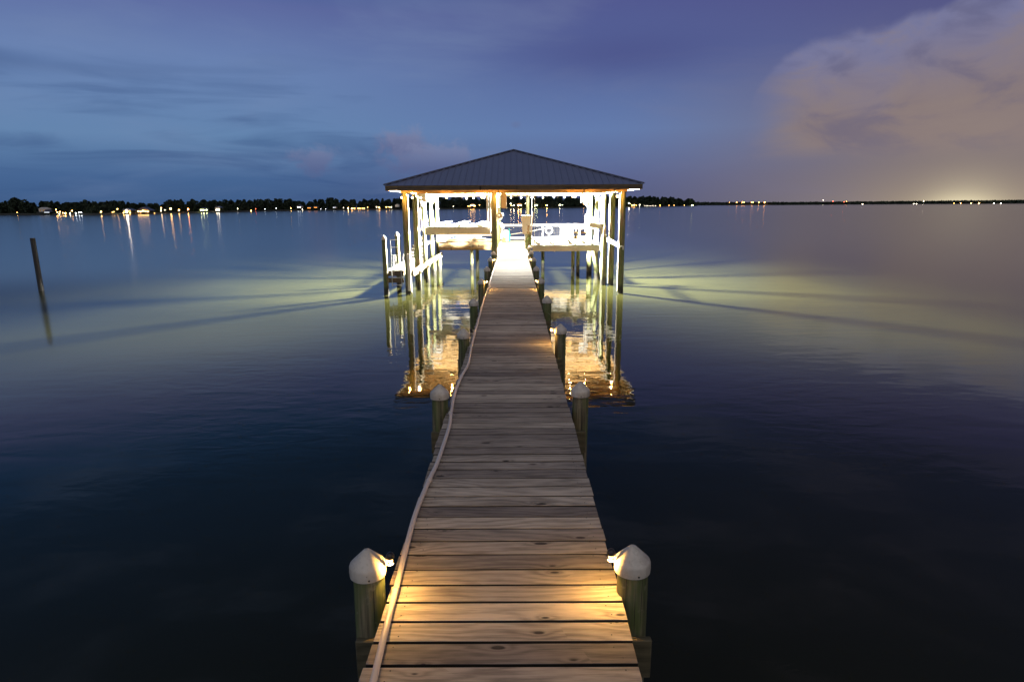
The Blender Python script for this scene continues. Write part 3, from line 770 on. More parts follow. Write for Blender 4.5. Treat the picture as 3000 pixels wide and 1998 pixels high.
# post with green hose
hp = empty('hose_post', (.80, 34.0, K-.3), label='short piling wrapped with a coil of green hose beside the white cabinet', cat='post')
a = MB(); a.tube([(0, 0, -2.6), (0, 0, 0), (0, 0, 1.30)], [.13, .125, .12], seg=18); a.build('post', M['pile'], hp)
A_, B_ = atY(1545, 660, 33.85), atY(1551, 687, 33.85)
a = MB(); a.box((-.02, -.14, (A_.z+B_.z)/2-K+.3), (.12, .04, A_.z-B_.z), bev=.006); a.build('name_board', M['wood_z'], hp)
gh = empty('garden_hose', (.80, 33.84, K+.55), label='coil of green garden hose hanging on the short piling', cat='hose')
a = MB(); pts = []
for k in range(0, 8*24):
    t = k/24*2*math.pi; rr = .13+.012*math.sin(k*.37)
    pts.append((.0+rr*math.cos(t)*(.9+.05*math.sin(k*.11)), -.035-.02*math.sin(k*.05)-.004*(k/24), -.22+.33*math.sin(t)*(1+.06*math.sin(k*.07))))
a.tube(pts, .014, seg=6); a.build('coil', M['hose'], gh)
a = MB(); a.tube([(-.12, -.04, -.3), (-.2, -.06, -.6), (-.22, -.2, -.95), (-.1, -.6, -1.0), (.0, -1.1, -1.02)], .013, seg=6); a.build('loose_end', M['hose'], gh)
# leaning white tube
A_, B_ = atY(1562, 622, 34.6), atY(1553, 715, 34.6)
a = MB(); a.tube([tuple(B_), tuple(A_)], .042, seg=12); tag(a.build('leaning_tube', M['pvc']), 'white plastic tube leaning upright right of the cabinet', 'tube')

# dock box, fish table on the rear walkway, right
A_, B_ = atY(1643, 664, 42.6), atY(1681, 700, 42.6)
o = empty('dock_box', ((A_.x+B_.x)/2, 42.85, K), label='large white dock storage box against the rear railing', cat='storage box')
a = MB(); a.box((0, 0, .42), (.88, .5, .84), bev=.02)
a.build('box_body', M['offwhite'], o)
a = MB(); a.box((0, -.01, .87), (.94, .56, .07), bev=.02); a.build('lid', M['white'], o)
a = MB(); a.box((0, -.262, .7), (.1, .02, .06)); a.build('latch', M['galv'], o)
o = empty('cleaning_table', tuple(atY(1686, 695, 42.3)), label='fish cleaning table with a rounded white sink, right of the storage box', cat='table')
o.location.z = K
a = MB(); a.box((0, 0, 1.0), (.62, .5, .05), bev=.01); a.build('table_top', M['offwhite'], o)
a = MB(); a.lathe([(.0, 1.12), (.13, 1.11), (.22, 1.07), (.26, 1.025)], seg=20); a.build('sink_cover', M['white'], o)
for sx in (-.25, .25):
    for sy in (-.2, .2):
        a = MB(); a.box((sx, sy, .49), (.06, .06, .98)); a.build('leg', M['wood_z'], o)
# white jet-ski style crates and machines near right posts
A_, B_ = atY(1719, 637, 36.5), atY(1743, 672, 36.5)
o = empty('lift_control_cabinet', ((A_.x+B_.x)/2, 36.5, (A_.z+B_.z)/2), label='white lift control cabinet fixed to the right row of posts', cat='cabinet')
a = MB(); a.box((0, 0, 0), (B_.x-A_.x, .3, A_.z-B_.z), bev=.015); a.build('cabinet_body', M['white'], o)
a = MB(); a.tube([(-.18, 0, .3), (-.18, 0, .75)], .03, seg=8); a.tube([(-.3, -.02, -.5), (-.3, -.02, .5)], .025, seg=8); a.build('conduit', M['pvc'], o)
a = MB(); a.box((.2, .1, -1.2), (.05, .05, 2.0)); a.build('support', M['white'], o)
o = empty('white_trough', tuple(atY(1742, 661, 34.4)), label='white channel shaped trough sticking out below the control cabinet', cat='trough')
a = MB(); a.box((0, 0, .12), (.62, .3, .03), rot=(0, .12, 0)); a.box((0, -.14, 0), (.62, .03, .26), rot=(0, .12, 0)); a.box((0, .14, 0), (.62, .03, .26), rot=(0, .12, 0)); a.build('channel', M['white'], o)
a = MB(); a.tube([(.2, -.2, .08), (.55, -.2, .05)], .02, seg=8); a.tube([(.2, -.2, -.12), (.55, -.2, -.14)], .02, seg=8); a.build('pins', M['galv'], o)
# short stout pilings in the right slip
def short_pile(x, y, top, r, label, lean=(0, 0), board=False):
    o = empty('mooring_piling', (x, y, 0), label=label, cat='piling', group='mooring pilings inside the right slip')
    a = MB(); a.tube([(0, 0, -1.2), (lean[0]*.3, lean[1]*.3, top*.3), (lean[0], lean[1], top)], [r*1.06, r*1.03, r*.95], seg=20); a.build('post', M['pile'], o)
    if board:
        a = MB(); a.box((.0, -r-.02, top+.2), (.13, .04, .62), bev=.005); a.build('board', M['wood_z'], o)
    return o
short_pile(4.86, 33.75, 2.68, .15, 'stout mossy piling with a board nailed on top, inside the right row', board=True)
short_pile(4.95, 36.2, 1.9, .15, 'leaning piling lit green behind the stout one in the right slip', lean=(-.35, .3))
short_pile(4.9, 40.6, 1.9, .16, 'dark piling at the rear of the right slip')
# white fender board along the right row
a = MB(); a.bar(atY(1826, 727, 30.2), atY(1779, 702, 34.0), .05, .17); a.bar(atY(1826, 722, 30.2)+Vector((-.05, 0, 0)), atY(1779, 697, 34.0)+Vector((-.05, 0, 0)), .14, .03)
tag(a.build('fender_board', M['white']), 'bright white fender board fixed across the two nearest right posts', 'fender board')
a = MB(); a.box((PXO-.20, 34.0, 1.3), (.05, 7.2, .16)); 

# pale strips up the inner side of right posts (pvc cable covers)
for i, (sx, y) in enumerate(((1, 30.4), (1, 33.5), (1, 36.7), (-1, 30.4), (-1, 33.5))):
    a = MB(); a.box((sx*(PXO-.165), y-.02, 2.45), (.05, .10, 4.7), bev=.01); part(a, 'bumper_strip', M['offwhite'])
# paddles on the rear left wall
for k, (x0, x1, z_, mt_, lb) in enumerate(((-4.5, -2.2, 2.27, 'offwhite', 'upper pale paddle stored flat along the rear left wall'), (-4.7, -1.9, 2.12, 'white', 'middle white paddle on the rear left rack'),
                                           (-4.75, -2.4, 1.98, 'beam_x', 'lowest wooden oar on the rear left rack'))):
    o = empty('paddle', ((x0+x1)/2, 41.95-.03*k, z_), label=lb, cat='paddle', group='paddles stored on the rear left rack')
    L = (x1-x0)/2; a = MB(); a.tube([(-L, 0, 0), (L, 0, 0)], .028, seg=8); a.build('shaft', M[mt_], o)
    a = MB(); a.box((-L-.02, 0, 0), (.46, .03, .16), bev=.012); a.build('blade', M['galv'] if k == 2 else M[mt_], o)
rk = empty('storage_rack', (-3.1, 42.05, K), label='wooden storage rack rails above the rear left walkway', cat='rack')
for z_ in (2.05, 2.36):
    a = MB(); a.box((-3.1, 42.06, z_), (3.85, .04, .09)); lpart(a, 'rail', M['beam_x'], rk)
for x in (-4.95, -1.3):
    a = MB(); a.box((x, 42.10, 2.15), (.09, .07, .55)); lpart(a, 'upright', M['wood_z'], rk)
o = empty('blue_bundle', tuple(atY(1336, 692, 41.9)), label='folded blue and white tarp on the rear left rack', cat='tarp')
a = MB(); a.box((0, 0, 0), (.34, .14, .10), bev=.03); a.box((.05, -.02, -.06), (.22, .1, .08), bev=.02); a.build('tarp_fold', M['blue'], o)

# ------------------------------------------------------------------ swim platform, ladder and stairs on the left side
sp = empty('swim_platform', (-5.9, 33.6, 1.2), label='low wooden swim platform on the left side of the boathouse', cat='platform')
a = MB(); y = 30.45
while y < 37.3: a.box((-5.88, y+.07, 1.18), (.86, .132, .035)); y += .14
lpart(a, 'platform_boards', M['deck_pale'], sp)
for x in (-6.28, -5.46):
    a = MB(); a.box((x, 33.9, 1.06), (.045, 6.9, .2)); lpart(a, 'side_joist', M['beam_y'], sp)
for z_ in (.95, .62):
    a = MB(); a.box((-5.87, 30.42, z_+.09), (.86, .045, .24)); lpart(a, 'front_board', M['dark_x'], sp)
def side_pile(y, label):
    o = empty('platform_piling', (-6.32, y, 0), label=label, cat='piling', group='capped pilings of the swim platform')
    a = MB(); a.tube([(0, 0, -1.2), (0, 0, 0), (0, 0, .4), (0, 0, 2.72)], [.13, .13, .12, .112], seg=18); a.build('post', M['pile'], o)
    a = MB(); a.lathe([(.13, 2.68), (.132, 2.75), (.12, 2.77), (.02, 2.92), (0, 2.925)], seg=24); a.build('cap', M['cap'], o)
side_pile(30.35, 'dark piling with white cone cap at the front left corner of the swim platform')
side_pile(33.75, 'piling with white cone cap behind the ladder')
side_pile(37.4, 'capped piling seen between the two nearest left posts')
side_pile(41.3, 'farthest capped piling of the platform, lit white')
ld = empty('swim_ladder', (-5.82, 30.2, 1.2), label='metal swim ladder with grab rails at the front of the swim platform', cat='ladder')
XL, XR = atY(1146, 760, 30.2).x, atY(1174, 760, 30.2).x
for x in (XL, XR):
    a = MB(); a.tube([(x, 30.2, .42), (x, 30.2, 2.72)], .024, seg=8); lpart(a, 'ladder_rail', M['alu'], ld)
for z_ in (.5, .86, 1.22, 1.59, 1.96, 2.33, 2.69):
    a = MB(); a.tube([(XL, 30.2, z_), (XR, 30.2, z_)], .019, seg=8); lpart(a, 'rung', M['alu'], ld)
for x in (XL+.06, XR+.06):
    a = MB(); a.tube([(x, 30.45, 1.2), (x, 30.45, 1.85), (x+.02, 30.5, 1.94), (x+.07, 30.56, 1.94), (x+.09, 30.6, 1.85), (x+.09, 30.6, 1.2)], .02, seg=8); lpart(a, 'grab_rail', M['pvc'], ld)
stp = empty('stairs', (-5.86, 38.2, 1.2), label='pale wooden steps rising from the swim platform to the main deck', cat='stairs')
for k in range(4):
    a = MB(); a.box((-5.86, 37.5+k*.34, 1.36+k*.18), (.84, .33, .04)); a.box((-5.86, 37.36+k*.34, 1.27+k*.18), (.84, .03, .15)); lpart(a, 'step', M['deck_pale'], stp)
a = MB(); y = 38.9
while y < 43.5: a.box((-5.86, y+.07, K-.02), (.84, .132, .038)); y += .14
lpart(a, 'landing_boards', M['deck_pale'], stp)
a = MB(); a.bar((-5.42, 35.2, 2.25), (-5.42, 38.4, 2.62), .04, .16); tag(a.build('stair_handrail', M['white']), 'white sloping handrail board between the left posts above the steps', 'handrail')
wl = empty('wale_beam', (-4.98, 36.5, 1.0), label='low timber wale beam along the inside of the left posts', cat='beam')
a = MB(); a.box((-4.98, 36.6, 1.05), (.09, 12.5, .28)); lpart(a, 'beam', M['beam_y'], wl)
for y in (32.0, 35.2, 38.3, 41.2):
    a = MB(); a.box((-4.92, y, .98), (.30, .30, .14), bev=.05); lpart(a, 'end_block', M['wood_z'], wl)
    a = MB(); a.tube([(-4.95, y, -1.2), (-4.95, y, .91)], .13, seg=16); lpart(a, 'leg', M['pile'], wl)
a = MB(); A_, B_ = atY(1198, 749, 30.15), atY(1202, 852, 30.15)
a.box(((A_.x+B_.x)/2-.02, 30.13, (A_.z+.08)/2+.1), (.13, .05, A_.z-.15), bev=.006)
tag(a.build('white_plank', M['pvc']), 'upright whitish plank in front of the nearest left post', 'plank')

# ------------------------------------------------------------------ string lights
SD = .07
sl = empty('string_lights', (0, 30.12, 4.9), label='string of round bulbs strung along the front beam, some glowing amber', cat='string lights')
bx = [(1177, 1), (1208, 1), (1256, 0), (1308, 1), (1353, 0), (1412, 1), (1460, 1), (1502, 0), (1545, 0), (1590, 0), (1633, 0), (1678, 1), (1723, 1), (1765, 0), (1808, 1)]
cp = []; blb = []
for i, (px_, lit) in enumerate(bx):
    p_ = atY(px_, 577, 30.12); blb.append((p_.x, lit))
for i, (x, lit) in enumerate(blb):
    cp.append((x, 30.12, 4.86-SD))
    if i < len(blb)-1: cp.append(((x+blb[i+1][0])/2, 30.12, 4.93))
cw = MB(); cw.tube(cp, .007, seg=6); lpart(cw, 'cord', M['black'], sl)
for x, lit in blb:
    s_ = MB(); s_.lathe([(0, .07), (.016, .07), (.018, .0), (.012, -.01)], (x, 30.12, 4.79-SD), seg=12); so = lpart(s_, 'socket', M['black'], sl)
    g_ = MB(); g_.lathe([(0, -.095), (.022, -.09), (.036, -.065), (.038, -.045), (.028, -.02), (.014, -.008), (0, -.008)], (x, 30.12, 4.79-SD), seg=16)
    lpart(g_, 'bulb', M['bulb_amber'] if lit else M['glass'], sl)
    if lit: lamp('bulb_light', (x, -.03, 4.735-SD-4.9), 110, (1.0, .44, .09), .04, sl)
sl2 = empty('string_lights', (0, 38.0, 4.8), label='second string of small clear bulbs deeper inside the boathouse', cat='string lights')
xs2 = [atY(p, 583, 38.0).x for p in (1366, 1387, 1418, 1445, 1470, 1497, 1527, 1559, 1591, 1623, 1654, 1686)]
z2 = atY(1600, 577, 38.0).z
cw = MB(); cw.tube([(x, 38.0, z2+.12+(.03 if k % 2 else 0)) for k, x in enumerate(xs2)], .008, seg=6); lpart(cw, 'cord', M['black'], sl2)
for x in xs2:
    s_ = MB(); s_.lathe([(0, .07), (.016, .07), (.018, .0), (.012, -.01)], (x, 38.0, z2+.03), seg=10); lpart(s_, 'socket', M['white'], sl2)
    g_ = MB(); g_.lathe([(0, -.13), (.03, -.11), (.045, -.075), (.03, -.02), (.014, -.008)], (x, 38.0, z2+.03), seg=12); lpart(g_, 'bulb', M['white'], sl2)
cam_ = empty('security_camera', tuple(atY(1707, 566, 30.9)), label='small dark security camera under the front beam, right half', cat='camera')
a = MB(); a.lathe([(0, -.06), (.03, -.05), (.05, -.02), (.05, .02), (0, .02)], seg=14); a.build('dome', M['black'], cam_)

# ------------------------------------------------------------------ lone leaning pole on the left
base = atZ(121, 852, 0); topy = atY(95, 698, base.y)
lp_ = MB(); d_ = (topy-base)
lp_.tube([base-d_*.4, base, base+d_*.35, base+d_*.7, topy], [.13, .128, .125, .12, .118], seg=16)
ov = Vector(base)
o = lp_.build('channel_pole', M['rubber'])
for v in o.data.vertices: v.co -= ov
o.location = base
tag(o, 'lone dark wooden pole standing in the water at the far left', 'pole')

# ------------------------------------------------------------------ far shores
SH = [(-260, 632), (0, 630), (150, 630), (300, 630), (450, 627), (600, 623), (800, 618.5), (1000, 616), (1140, 615), (1300, 613), (1500, 611.5), (1650, 609.5), (1800, 607.5), (1950, 605), (2045, 603.5)]
def lerp_tab(tab, x):
    for (a, b_), (c, d) in zip(tab, tab[1:]):
        if x <= c: t = (x-a)/(c-a); return b_+(d-b_)*max(0, t)
    return tab[-1][1]
def shore_pt(px_): return atZ(px_, lerp_tab(SH, px_), 0)
TOP = [(-260, 590), (0, 592), (30, 591), (55, 586), (80, 592), (100, 599), (140, 594), (190, 597), (215, 593), (255, 592), (300, 596), (345, 593), (400, 599), (450, 601), (480, 598), (490, 592), (540, 588), (580, 590),
       (640, 591), (700, 588), (770, 589), (820, 587), (850, 586), (885, 593), (925, 589), (970, 585), (1030, 585), (1050, 591), (1080, 586), (1130, 587), (1200, 582), (1300, 582), (1400, 580), (1500, 580), (1600, 579), (1700, 580), (1800, 580), (1840, 581), (1900, 580), (1960, 581), (2000, 583), (2025, 586), (2040, 594), (2045, 601)]
def leafquad(mb, c, s, bid):
    a = random.uniform(0, 6.28); t = random.uniform(-1.2, 1.2)
    u1 = Vector((math.cos(a), math.sin(a), 0)); v1 = Vector((-math.sin(a)*math.sin(t), math.cos(a)*math.sin(t), math.cos(t)))
    k = 5; o1 = random.uniform(0, 6)
    vs = [mb.bm.verts.new(c+(u1*math.cos(o1+i*2*math.pi/k)+v1*math.sin(o1+i*2*math.pi/k))*s*random.uniform(.6, 1.1)) for i in range(k)]
    f = mb.bm.faces.new(vs); f[mb.lay] = bid
def woods(name, x0, x1, step, label, rows=3, depthstep=14, ls=1.0, dens=150):
    random.seed(hash(name) % 1000 if False else len(name)*7)
    mb = MB(); px_ = x0
    while px_ < x1:
        b_ = shore_pt(px_); dist = b_.length
        for rw_ in range(rows):
            q = px_+random.uniform(-step, step)
            B = shore_pt(q); dirv = Vector((B.x, B.y, 0)).normalized()
            pos = B+dirv*(6+depthstep*rw_+random.uniform(0, depthstep))
            tz = atY(q, lerp_tab(TOP, q), pos.y).z*random.choice([.68, .8, .9, .96, 1.02, 1.08, 1.14]) if rw_ else atY(q, lerp_tab(TOP, q), pos.y).z*random.uniform(.45, .9)
            tz = max(tz, 3.0)
            pine = random.random() < .3
            cw_ = tz*(.18 if pine else .34)*random.uniform(.6, 1.35)
            n_ = dens
            bid0 = random.random()
            for _ in range(n_):
                if pine:
                    h = random.uniform(.45, 1.0); rr = cw_*math.sqrt(random.random())*(1.15-h)*1.6
                else:
                    h = random.uniform(.08, 1.0); rr = cw_*math.sqrt(random.random())*math.sqrt(max(.03, 1-((h-.5)/.52)**2))
                a = random.uniform(0, 6.28)
                leafquad(mb, pos+Vector((rr*math.cos(a), rr*math.sin(a), h*tz)), ls*random.uniform(.5, 1.25)*dist/450, min(1, max(0, bid0*.5+random.random()*.5)))
            mb.bar(pos, pos+Vector((0, 0, tz*.75)), .35, .35)
        px_ += step
    return tag(mb.build(name, M['leaf']), label, 'woods', kind='stuff')
woods('left_shore_woods', -240, 1150, 9, 'dark line of mixed trees along the far left shore', dens=230, ls=.72)
woods('middle_shore_woods', 1150, 1820, 11, 'dark trees on the far shore seen through the boathouse', dens=110)
woods('headland_woods', 1815, 2043, 6, 'dense low trees on the headland right of the boathouse', dens=150, ls=.9)
# land under the trees
ls_ = MB(); pts = [shore_pt(p) for p in range(-260, 2046, 40)] + [shore_pt(2045)]
inner = [p+Vector((p.x, p.y, 0)).normalized()*180 for p in pts]
for k in range(len(pts)-1):
    b1 = [Vector((p.x, p.y, -.3)) for p in (pts[k], pts[k+1])]
    t1 = [Vector((p.x, p.y, .9))+Vector((p.x, p.y, 0)).normalized()*4 for p in (pts[k], pts[k+1])]
    i1 = [Vector((p.x, p.y, 1.6)) for p in (inner[k], inner[k+1])]
    ls_.poly([b1[0], b1[1], t1[1], t1[0]], bid=.5); ls_.poly([t1[0], t1[1], i1[1], i1[0]], bid=.5)
tag(ls_.build('far_shore_ground', M['earth']), 'low dark bank of the far shore', 'shore', kind='structure')
# distant low shore on the right
random.seed(5)
fs = MB(); prev = None
FT = [(2040, 594), (2300, 594), (2500, 592.5), (2700, 591), (2900, 589), (3300, 585)]
FW = [(2040, 602.3), (2300, 601.2), (2500, 599.8), (2700, 598.6), (3000, 597.0), (3300, 595.2)]
x = 2030
def far_pt(q): return atZ(q, lerp_tab(FW, q), 0)
while x < 3300:
    p_ = far_pt(x); dist = p_.length
    tz = atY(x, lerp_tab(FT, x), p_.y).z
    for _ in range(70):
        q = x+random.uniform(-6, 6); dp = atZ(q, lerp_tab(FW, q), 0)+Vector((0, random.uniform(5, 120), 0))
        h = random.random()
        leafquad(fs, Vector((dp.x, dp.y, tz*h*random.uniform(.85, 1.06))), dist/620*random.uniform(.6, 1.3), random.random())
    x += 6
tag(fs.build('distant_right_woods', M['leaf']), 'thin dark line of distant woods on the right horizon', 'woods', kind='stuff')
lg = MB()
for k in range(2030, 3300, 40):
    a1_, a2_ = far_pt(k), far_pt(k+40)
    lg.poly([a1_+Vector((0, 0, -.5)), a2_+Vector((0, 0, -.5)), a2_+Vector((0, 12, 2.5)), a1_+Vector((0, 12, 2.5))], bid=.5)
    lg.poly([a1_+Vector((0, 12, 2.5)), a2_+Vector((0, 12, 2.5)), a2_+Vector((0, 200, 3)), a1_+Vector((0, 200, 3))], bid=.5)
tag(lg.build('distant_shore_ground', M['earth']), 'low dark bank on the right horizon', 'shore', kind='structure')

# lamps on the far shores: pole, arm and lit globe each
COL = {'a': (1.0, .50, .13), 'o': (1.0, .36, .07), 'w': (1.0, .84, .60), 'c': (.85, .92, 1.0), 'g': (.35, 1.0, .08), 'y': (.95, 1.0, .45), 'r': (1.0, .12, .06)}
EM = {}
def emat(cn, s):
    s = s*2.6
    k = (cn, s)
    if k not in EM: EM[k] = emit(f'lit_globe_{len(EM)}', COL[cn], s)
    return EM[k]
GM = {}
def uniq(L):
    out = []; names = ['first', 'second', 'third', 'fourth', 'fifth', 'sixth', 'seventh', 'eighth']
    for i, t in enumerate(L):
        same = [k for k in range(len(L)) if L[k][5] == t[5]]
        lb = t[5]
        if len(same) > 1:
            same.sort(key=lambda k: L[k][0]); lb = (names[same.index(i)] + ' from the left, ' + lb.replace('one of a row of tiny dock lights', 'tiny light of the dock row'))
        out.append(t[:5]+(lb,))
    return out
def shore_lamp(px_, py_, cn, s, size, label, group, far=False):
    B = far_pt(px_) if far else shore_pt(px_)
    Y = B.y-4 if not far else B.y-3
    p_ = atY(px_, py_, Y); D_ = p_.length; rr = size*.5*D_/1810/2
    o = empty('shore_lamp', (p_.x, Y, 0), label=label, cat='lamp', group=group)
    key = ('g', cn, s)
    if key not in GM:
        g_ = MB(); g_.lathe([(0, -1), (.5, -.87), (.87, -.5), (1, 0), (.87, .5), (.5, .87), (0, 1)], seg=12); GM[key] = g_.build('globe', emat(cn, s), o); go = GM[key]
    else: go = GM[key].copy(); col.objects.link(go); go.parent = o
    go.location = (0, 0, max(p_.z, rr+.3)); go.scale = (rr, rr, rr)
    if 'p' not in GM:
        g_ = MB(); g_.tube([(0, 0, -1.0), (0, 0, 0)], [.5, .35], seg=8); GM['p'] = g_.build('pole', M['black'], o); po = GM['p']
    else: po = GM['p'].copy(); col.objects.link(po); po.parent = o
    hh = max(p_.z, rr+.3); po.location = (0, 0, hh-rr*.9); po.scale = (.16, .16, hh-rr*.9+.5)
    return o
G1 = 'lamps along the far left shore'; G2 = 'lamps seen through the boathouse'; G3 = 'lamps on the headland'; G4 = 'distant lights on the right horizon'
LS = [
 (50, 623, 'a', 5, 3, 'dim amber lamp, leftmost light on the far left shore'),
 (164, 615, 'a', 14, 3.5, 'small amber lamp high above the leftmost cluster of shore lights'),
 (168, 622, 'a', 16, 3.5, 'amber lamp of the leftmost cluster of shore lights'), (176, 621, 'a', 12, 3.5, 'amber lamp of the leftmost cluster of shore lights'), (184, 624, 'a', 10, 3, 'amber lamp of the leftmost cluster of shore lights'),
 (174, 627, 'w', 9, 3, 'pale lamp low at the waterline of the leftmost cluster'),
 (191, 625, 'a', 28, 4.5, 'brightest amber lamp of the leftmost cluster, with a long reflection'),
 (205, 626, 'w', 12, 3.5, 'white lamp right of the leftmost amber cluster'), (211, 618, 'a', 14, 3.5, 'amber lamp standing above the white lights on the left shore'),
 (222, 625, 'c', 12, 4, 'cool white lamp of three in a row on the left shore'), (231, 623, 'c', 12, 3, 'cool white lamp of three in a row on the left shore'), (238, 623, 'c', 12, 3, 'cool white lamp of three in a row on the left shore'),
 (296, 621, 'a', 24, 4, 'lone amber lamp between the two left clusters'),
 (329, 622, 'a', 8, 3, 'faint amber pair left of the brightest shore light'), (334, 621, 'a', 8, 3, 'faint amber pair left of the brightest shore light'),
 (344, 613, 'a', 16, 3.5, 'amber lamp on a tall pole left of the brightest shore light'),
 (371, 620, 'w', 70, 8, 'brightest white shore light with the longest streak on the water'),
 (362, 624, 'a', 20, 3.5, 'small amber light beside the brightest shore light'), (381, 624, 'a', 20, 3.5, 'small amber light beside the brightest shore light'),
 (405, 620, 'a', 22, 4, 'amber lamp of the wide cluster right of the brightest light'), (412, 621, 'a', 22, 4, 'amber lamp of the wide cluster right of the brightest light'), (419, 618, 'a', 26, 4.5, 'amber lamp of the wide cluster right of the brightest light'), (426, 620, 'a', 18, 3.5, 'amber lamp of the wide cluster right of the brightest light'),
 (433, 620, 'a', 34, 5, 'bright amber lamp at the right end of the wide cluster'),
 (453, 626, 'a', 8, 2.5, 'tiny amber light low at the waterline'),
 (472, 610, 'a', 16, 4, 'upper one of two stacked pale amber lamps'), (472, 618, 'w', 16, 3.5, 'lower one of two stacked pale amber lamps'), (483, 616, 'w', 6, 2.5, 'faint lamp beside the stacked pair'),
 (500, 612, 'a', 32, 6, 'large amber lamp right of the stacked pair'), (524, 616, 'a', 20, 5, 'low yellow lamp between two large amber lamps'), (551, 614, 'o', 32, 5.5, 'large orange lamp left of the green one'),
 (589, 616, 'y', 22, 4, 'yellowish white lamp just left of the green lamp'), (596, 616, 'y', 22, 4, 'yellowish white lamp just left of the green lamp'), (601.5, 612.5, 'g', 26, 5, 'green lamp on the far left shore'), (605, 616, 'y', 18, 4, 'pale lamp touching the green lamp on its right'),
 (634.5, 615, 'w', 20, 4.5, 'pale twin lamp right of the green one'), (640.5, 615, 'w', 24, 4.5, 'pale twin lamp right of the green one'),
 (696, 612, 'w', 12, 3, 'lone white lamp right of the twin lamps'), (736, 619, 'a', 14, 4, 'lone amber lamp low on the shore'), (749, 613, 'r', 9, 2.5, 'red light on the far left shore'), (776, 613, 'c', 4, 3, 'faint bluish light right of the red one'), (809, 611, 'c', 6, 3, 'faint cool light left of a lone amber lamp'),
 (852, 611, 'a', 14, 3, 'small amber lamp left of the white house lights'), (886, 614, 'w', 9, 3, 'small white light below the white house lights'),
 (940, 613, 'c', 4, 2.5, 'faint light right of the orange boathouses'), (954, 613, 'c', 4, 2.5, 'faint light right of the orange boathouses'), (1006, 609, 'w', 7, 2.5, 'small white light left of the amber row'),
 (1020, 610.5, 'a', 34, 5, 'brightest amber lamp of the row left of the boathouse'),
 (1030, 611, 'a', 20, 3, 'amber lamp of the row left of the boathouse'), (1033.5, 611, 'a', 20, 3, 'amber lamp of the row left of the boathouse'), (1039, 611, 'a', 20, 3, 'amber lamp of the row left of the boathouse'), (1050, 611, 'a', 20, 3, 'amber lamp of the row left of the boathouse'), (1054.5, 611, 'a', 20, 3, 'amber lamp of the row left of the boathouse'), (1062, 611, 'a', 20, 3, 'amber lamp of the row left of the boathouse'), (1067, 611, 'a', 20, 3, 'amber lamp of the row left of the boathouse'),
 (1077, 608, 'a', 14, 3, 'single amber lamp right of the amber row'), (1103, 607, 'w', 12, 3, 'small white light near the left post of the boathouse'), (1111, 609, 'a', 28, 4.5, 'amber lamp with a streak nearest the roof corner'), (1132, 607, 'a', 18, 3.5, 'amber lamp just left of the swim ladder'), (1140, 607, 'a', 18, 3.5, 'amber pair of lights left of the boathouse post'), (1147, 608, 'w', 8, 4, 'pale light touching the left boathouse post'),
]
for t in uniq(LS): shore_lamp(*t, G1)
LS = [(1328, 605, 'w', 8, 2.5, 'faint lamp on the far shore in the left boathouse opening'), (1372, 604, 'a', 12, 3.5, 'amber lamp left of the bright group in the left opening'),
 (1379, 603, 'a', 30, 4.5, 'bright amber lamp in the left boathouse opening'), (1386, 603, 'a', 30, 4.5, 'bright amber lamp in the left boathouse opening'), (1391, 603.5, 'a', 24, 4, 'bright amber lamp in the left boathouse opening'), (1405, 601, 'a', 14, 3, 'small lamp right of the bright group in the left opening'),
 (1496, 597, 'w', 16, 4, 'upper white light at the left of the right opening'), (1498, 603, 'a', 14, 3, 'small amber light below the upper white one'), (1505.5, 602.5, 'w', 26, 4.5, 'white lamp with a streak left of the big amber pair'),
 (1519, 602, 'a', 44, 6, 'big amber lamp in the right boathouse opening'), (1526, 602, 'a', 34, 5, 'second big amber lamp in the right boathouse opening'), (1539.5, 597, 'w', 10, 3, 'pale light between the amber lamps in the right opening'),
 (1567, 603, 'y', 16, 4, 'yellowish twin lights in the middle of the right opening'), (1573, 602, 'y', 20, 4, 'yellowish twin lights in the middle of the right opening'),
 (1602, 602, 'a', 44, 5.5, 'amber lamp with a long streak in the right opening'), (1640, 601, 'w', 20, 4.5, 'white lamp left of the storage box in the right opening'), (1648, 601, 'w', 8, 3, 'faint light beside the white lamp'),
 (1711, 598, 'a', 14, 4, 'amber lamp seen left of the right posts'), (1790, 603, 'a', 8, 2.5, 'tiny light between the right posts')]
for t in uniq(LS): shore_lamp(*t, G2)
LS = [(1843, 596, 'w', 40, 5, 'bright tall lamp just right of the boathouse'), (1852, 602, 'a', 18, 3.5, 'amber light of the cluster on the headland'), (1858, 601, 'a', 22, 4, 'amber light of the cluster on the headland'), (1864, 602, 'a', 18, 3.5, 'amber light of the cluster on the headland'), (1874, 601, 'w', 14, 3.5, 'pale light right of the headland cluster'),
 (1934, 601.5, 'o', 14, 3, 'reddish lamp in the middle of the headland'), (1960, 602, 'a', 7, 2.5, 'faint light on the right half of the headland'), (1975, 602, 'a', 7, 2.5, 'faint light on the right half of the headland'), (2005, 602, 'a', 7, 2.5, 'faint light on the right half of the headland'),
 (2028, 602, 'y', 40, 5, 'greenish yellow lamp at the tip of the headland')]
for k in range(8): LS.append((1888+4.6*k, 603.2, 'w', 6, 1.8, 'one of a row of tiny dock lights on the headland'))
for t in uniq(LS): shore_lamp(*t, G3)
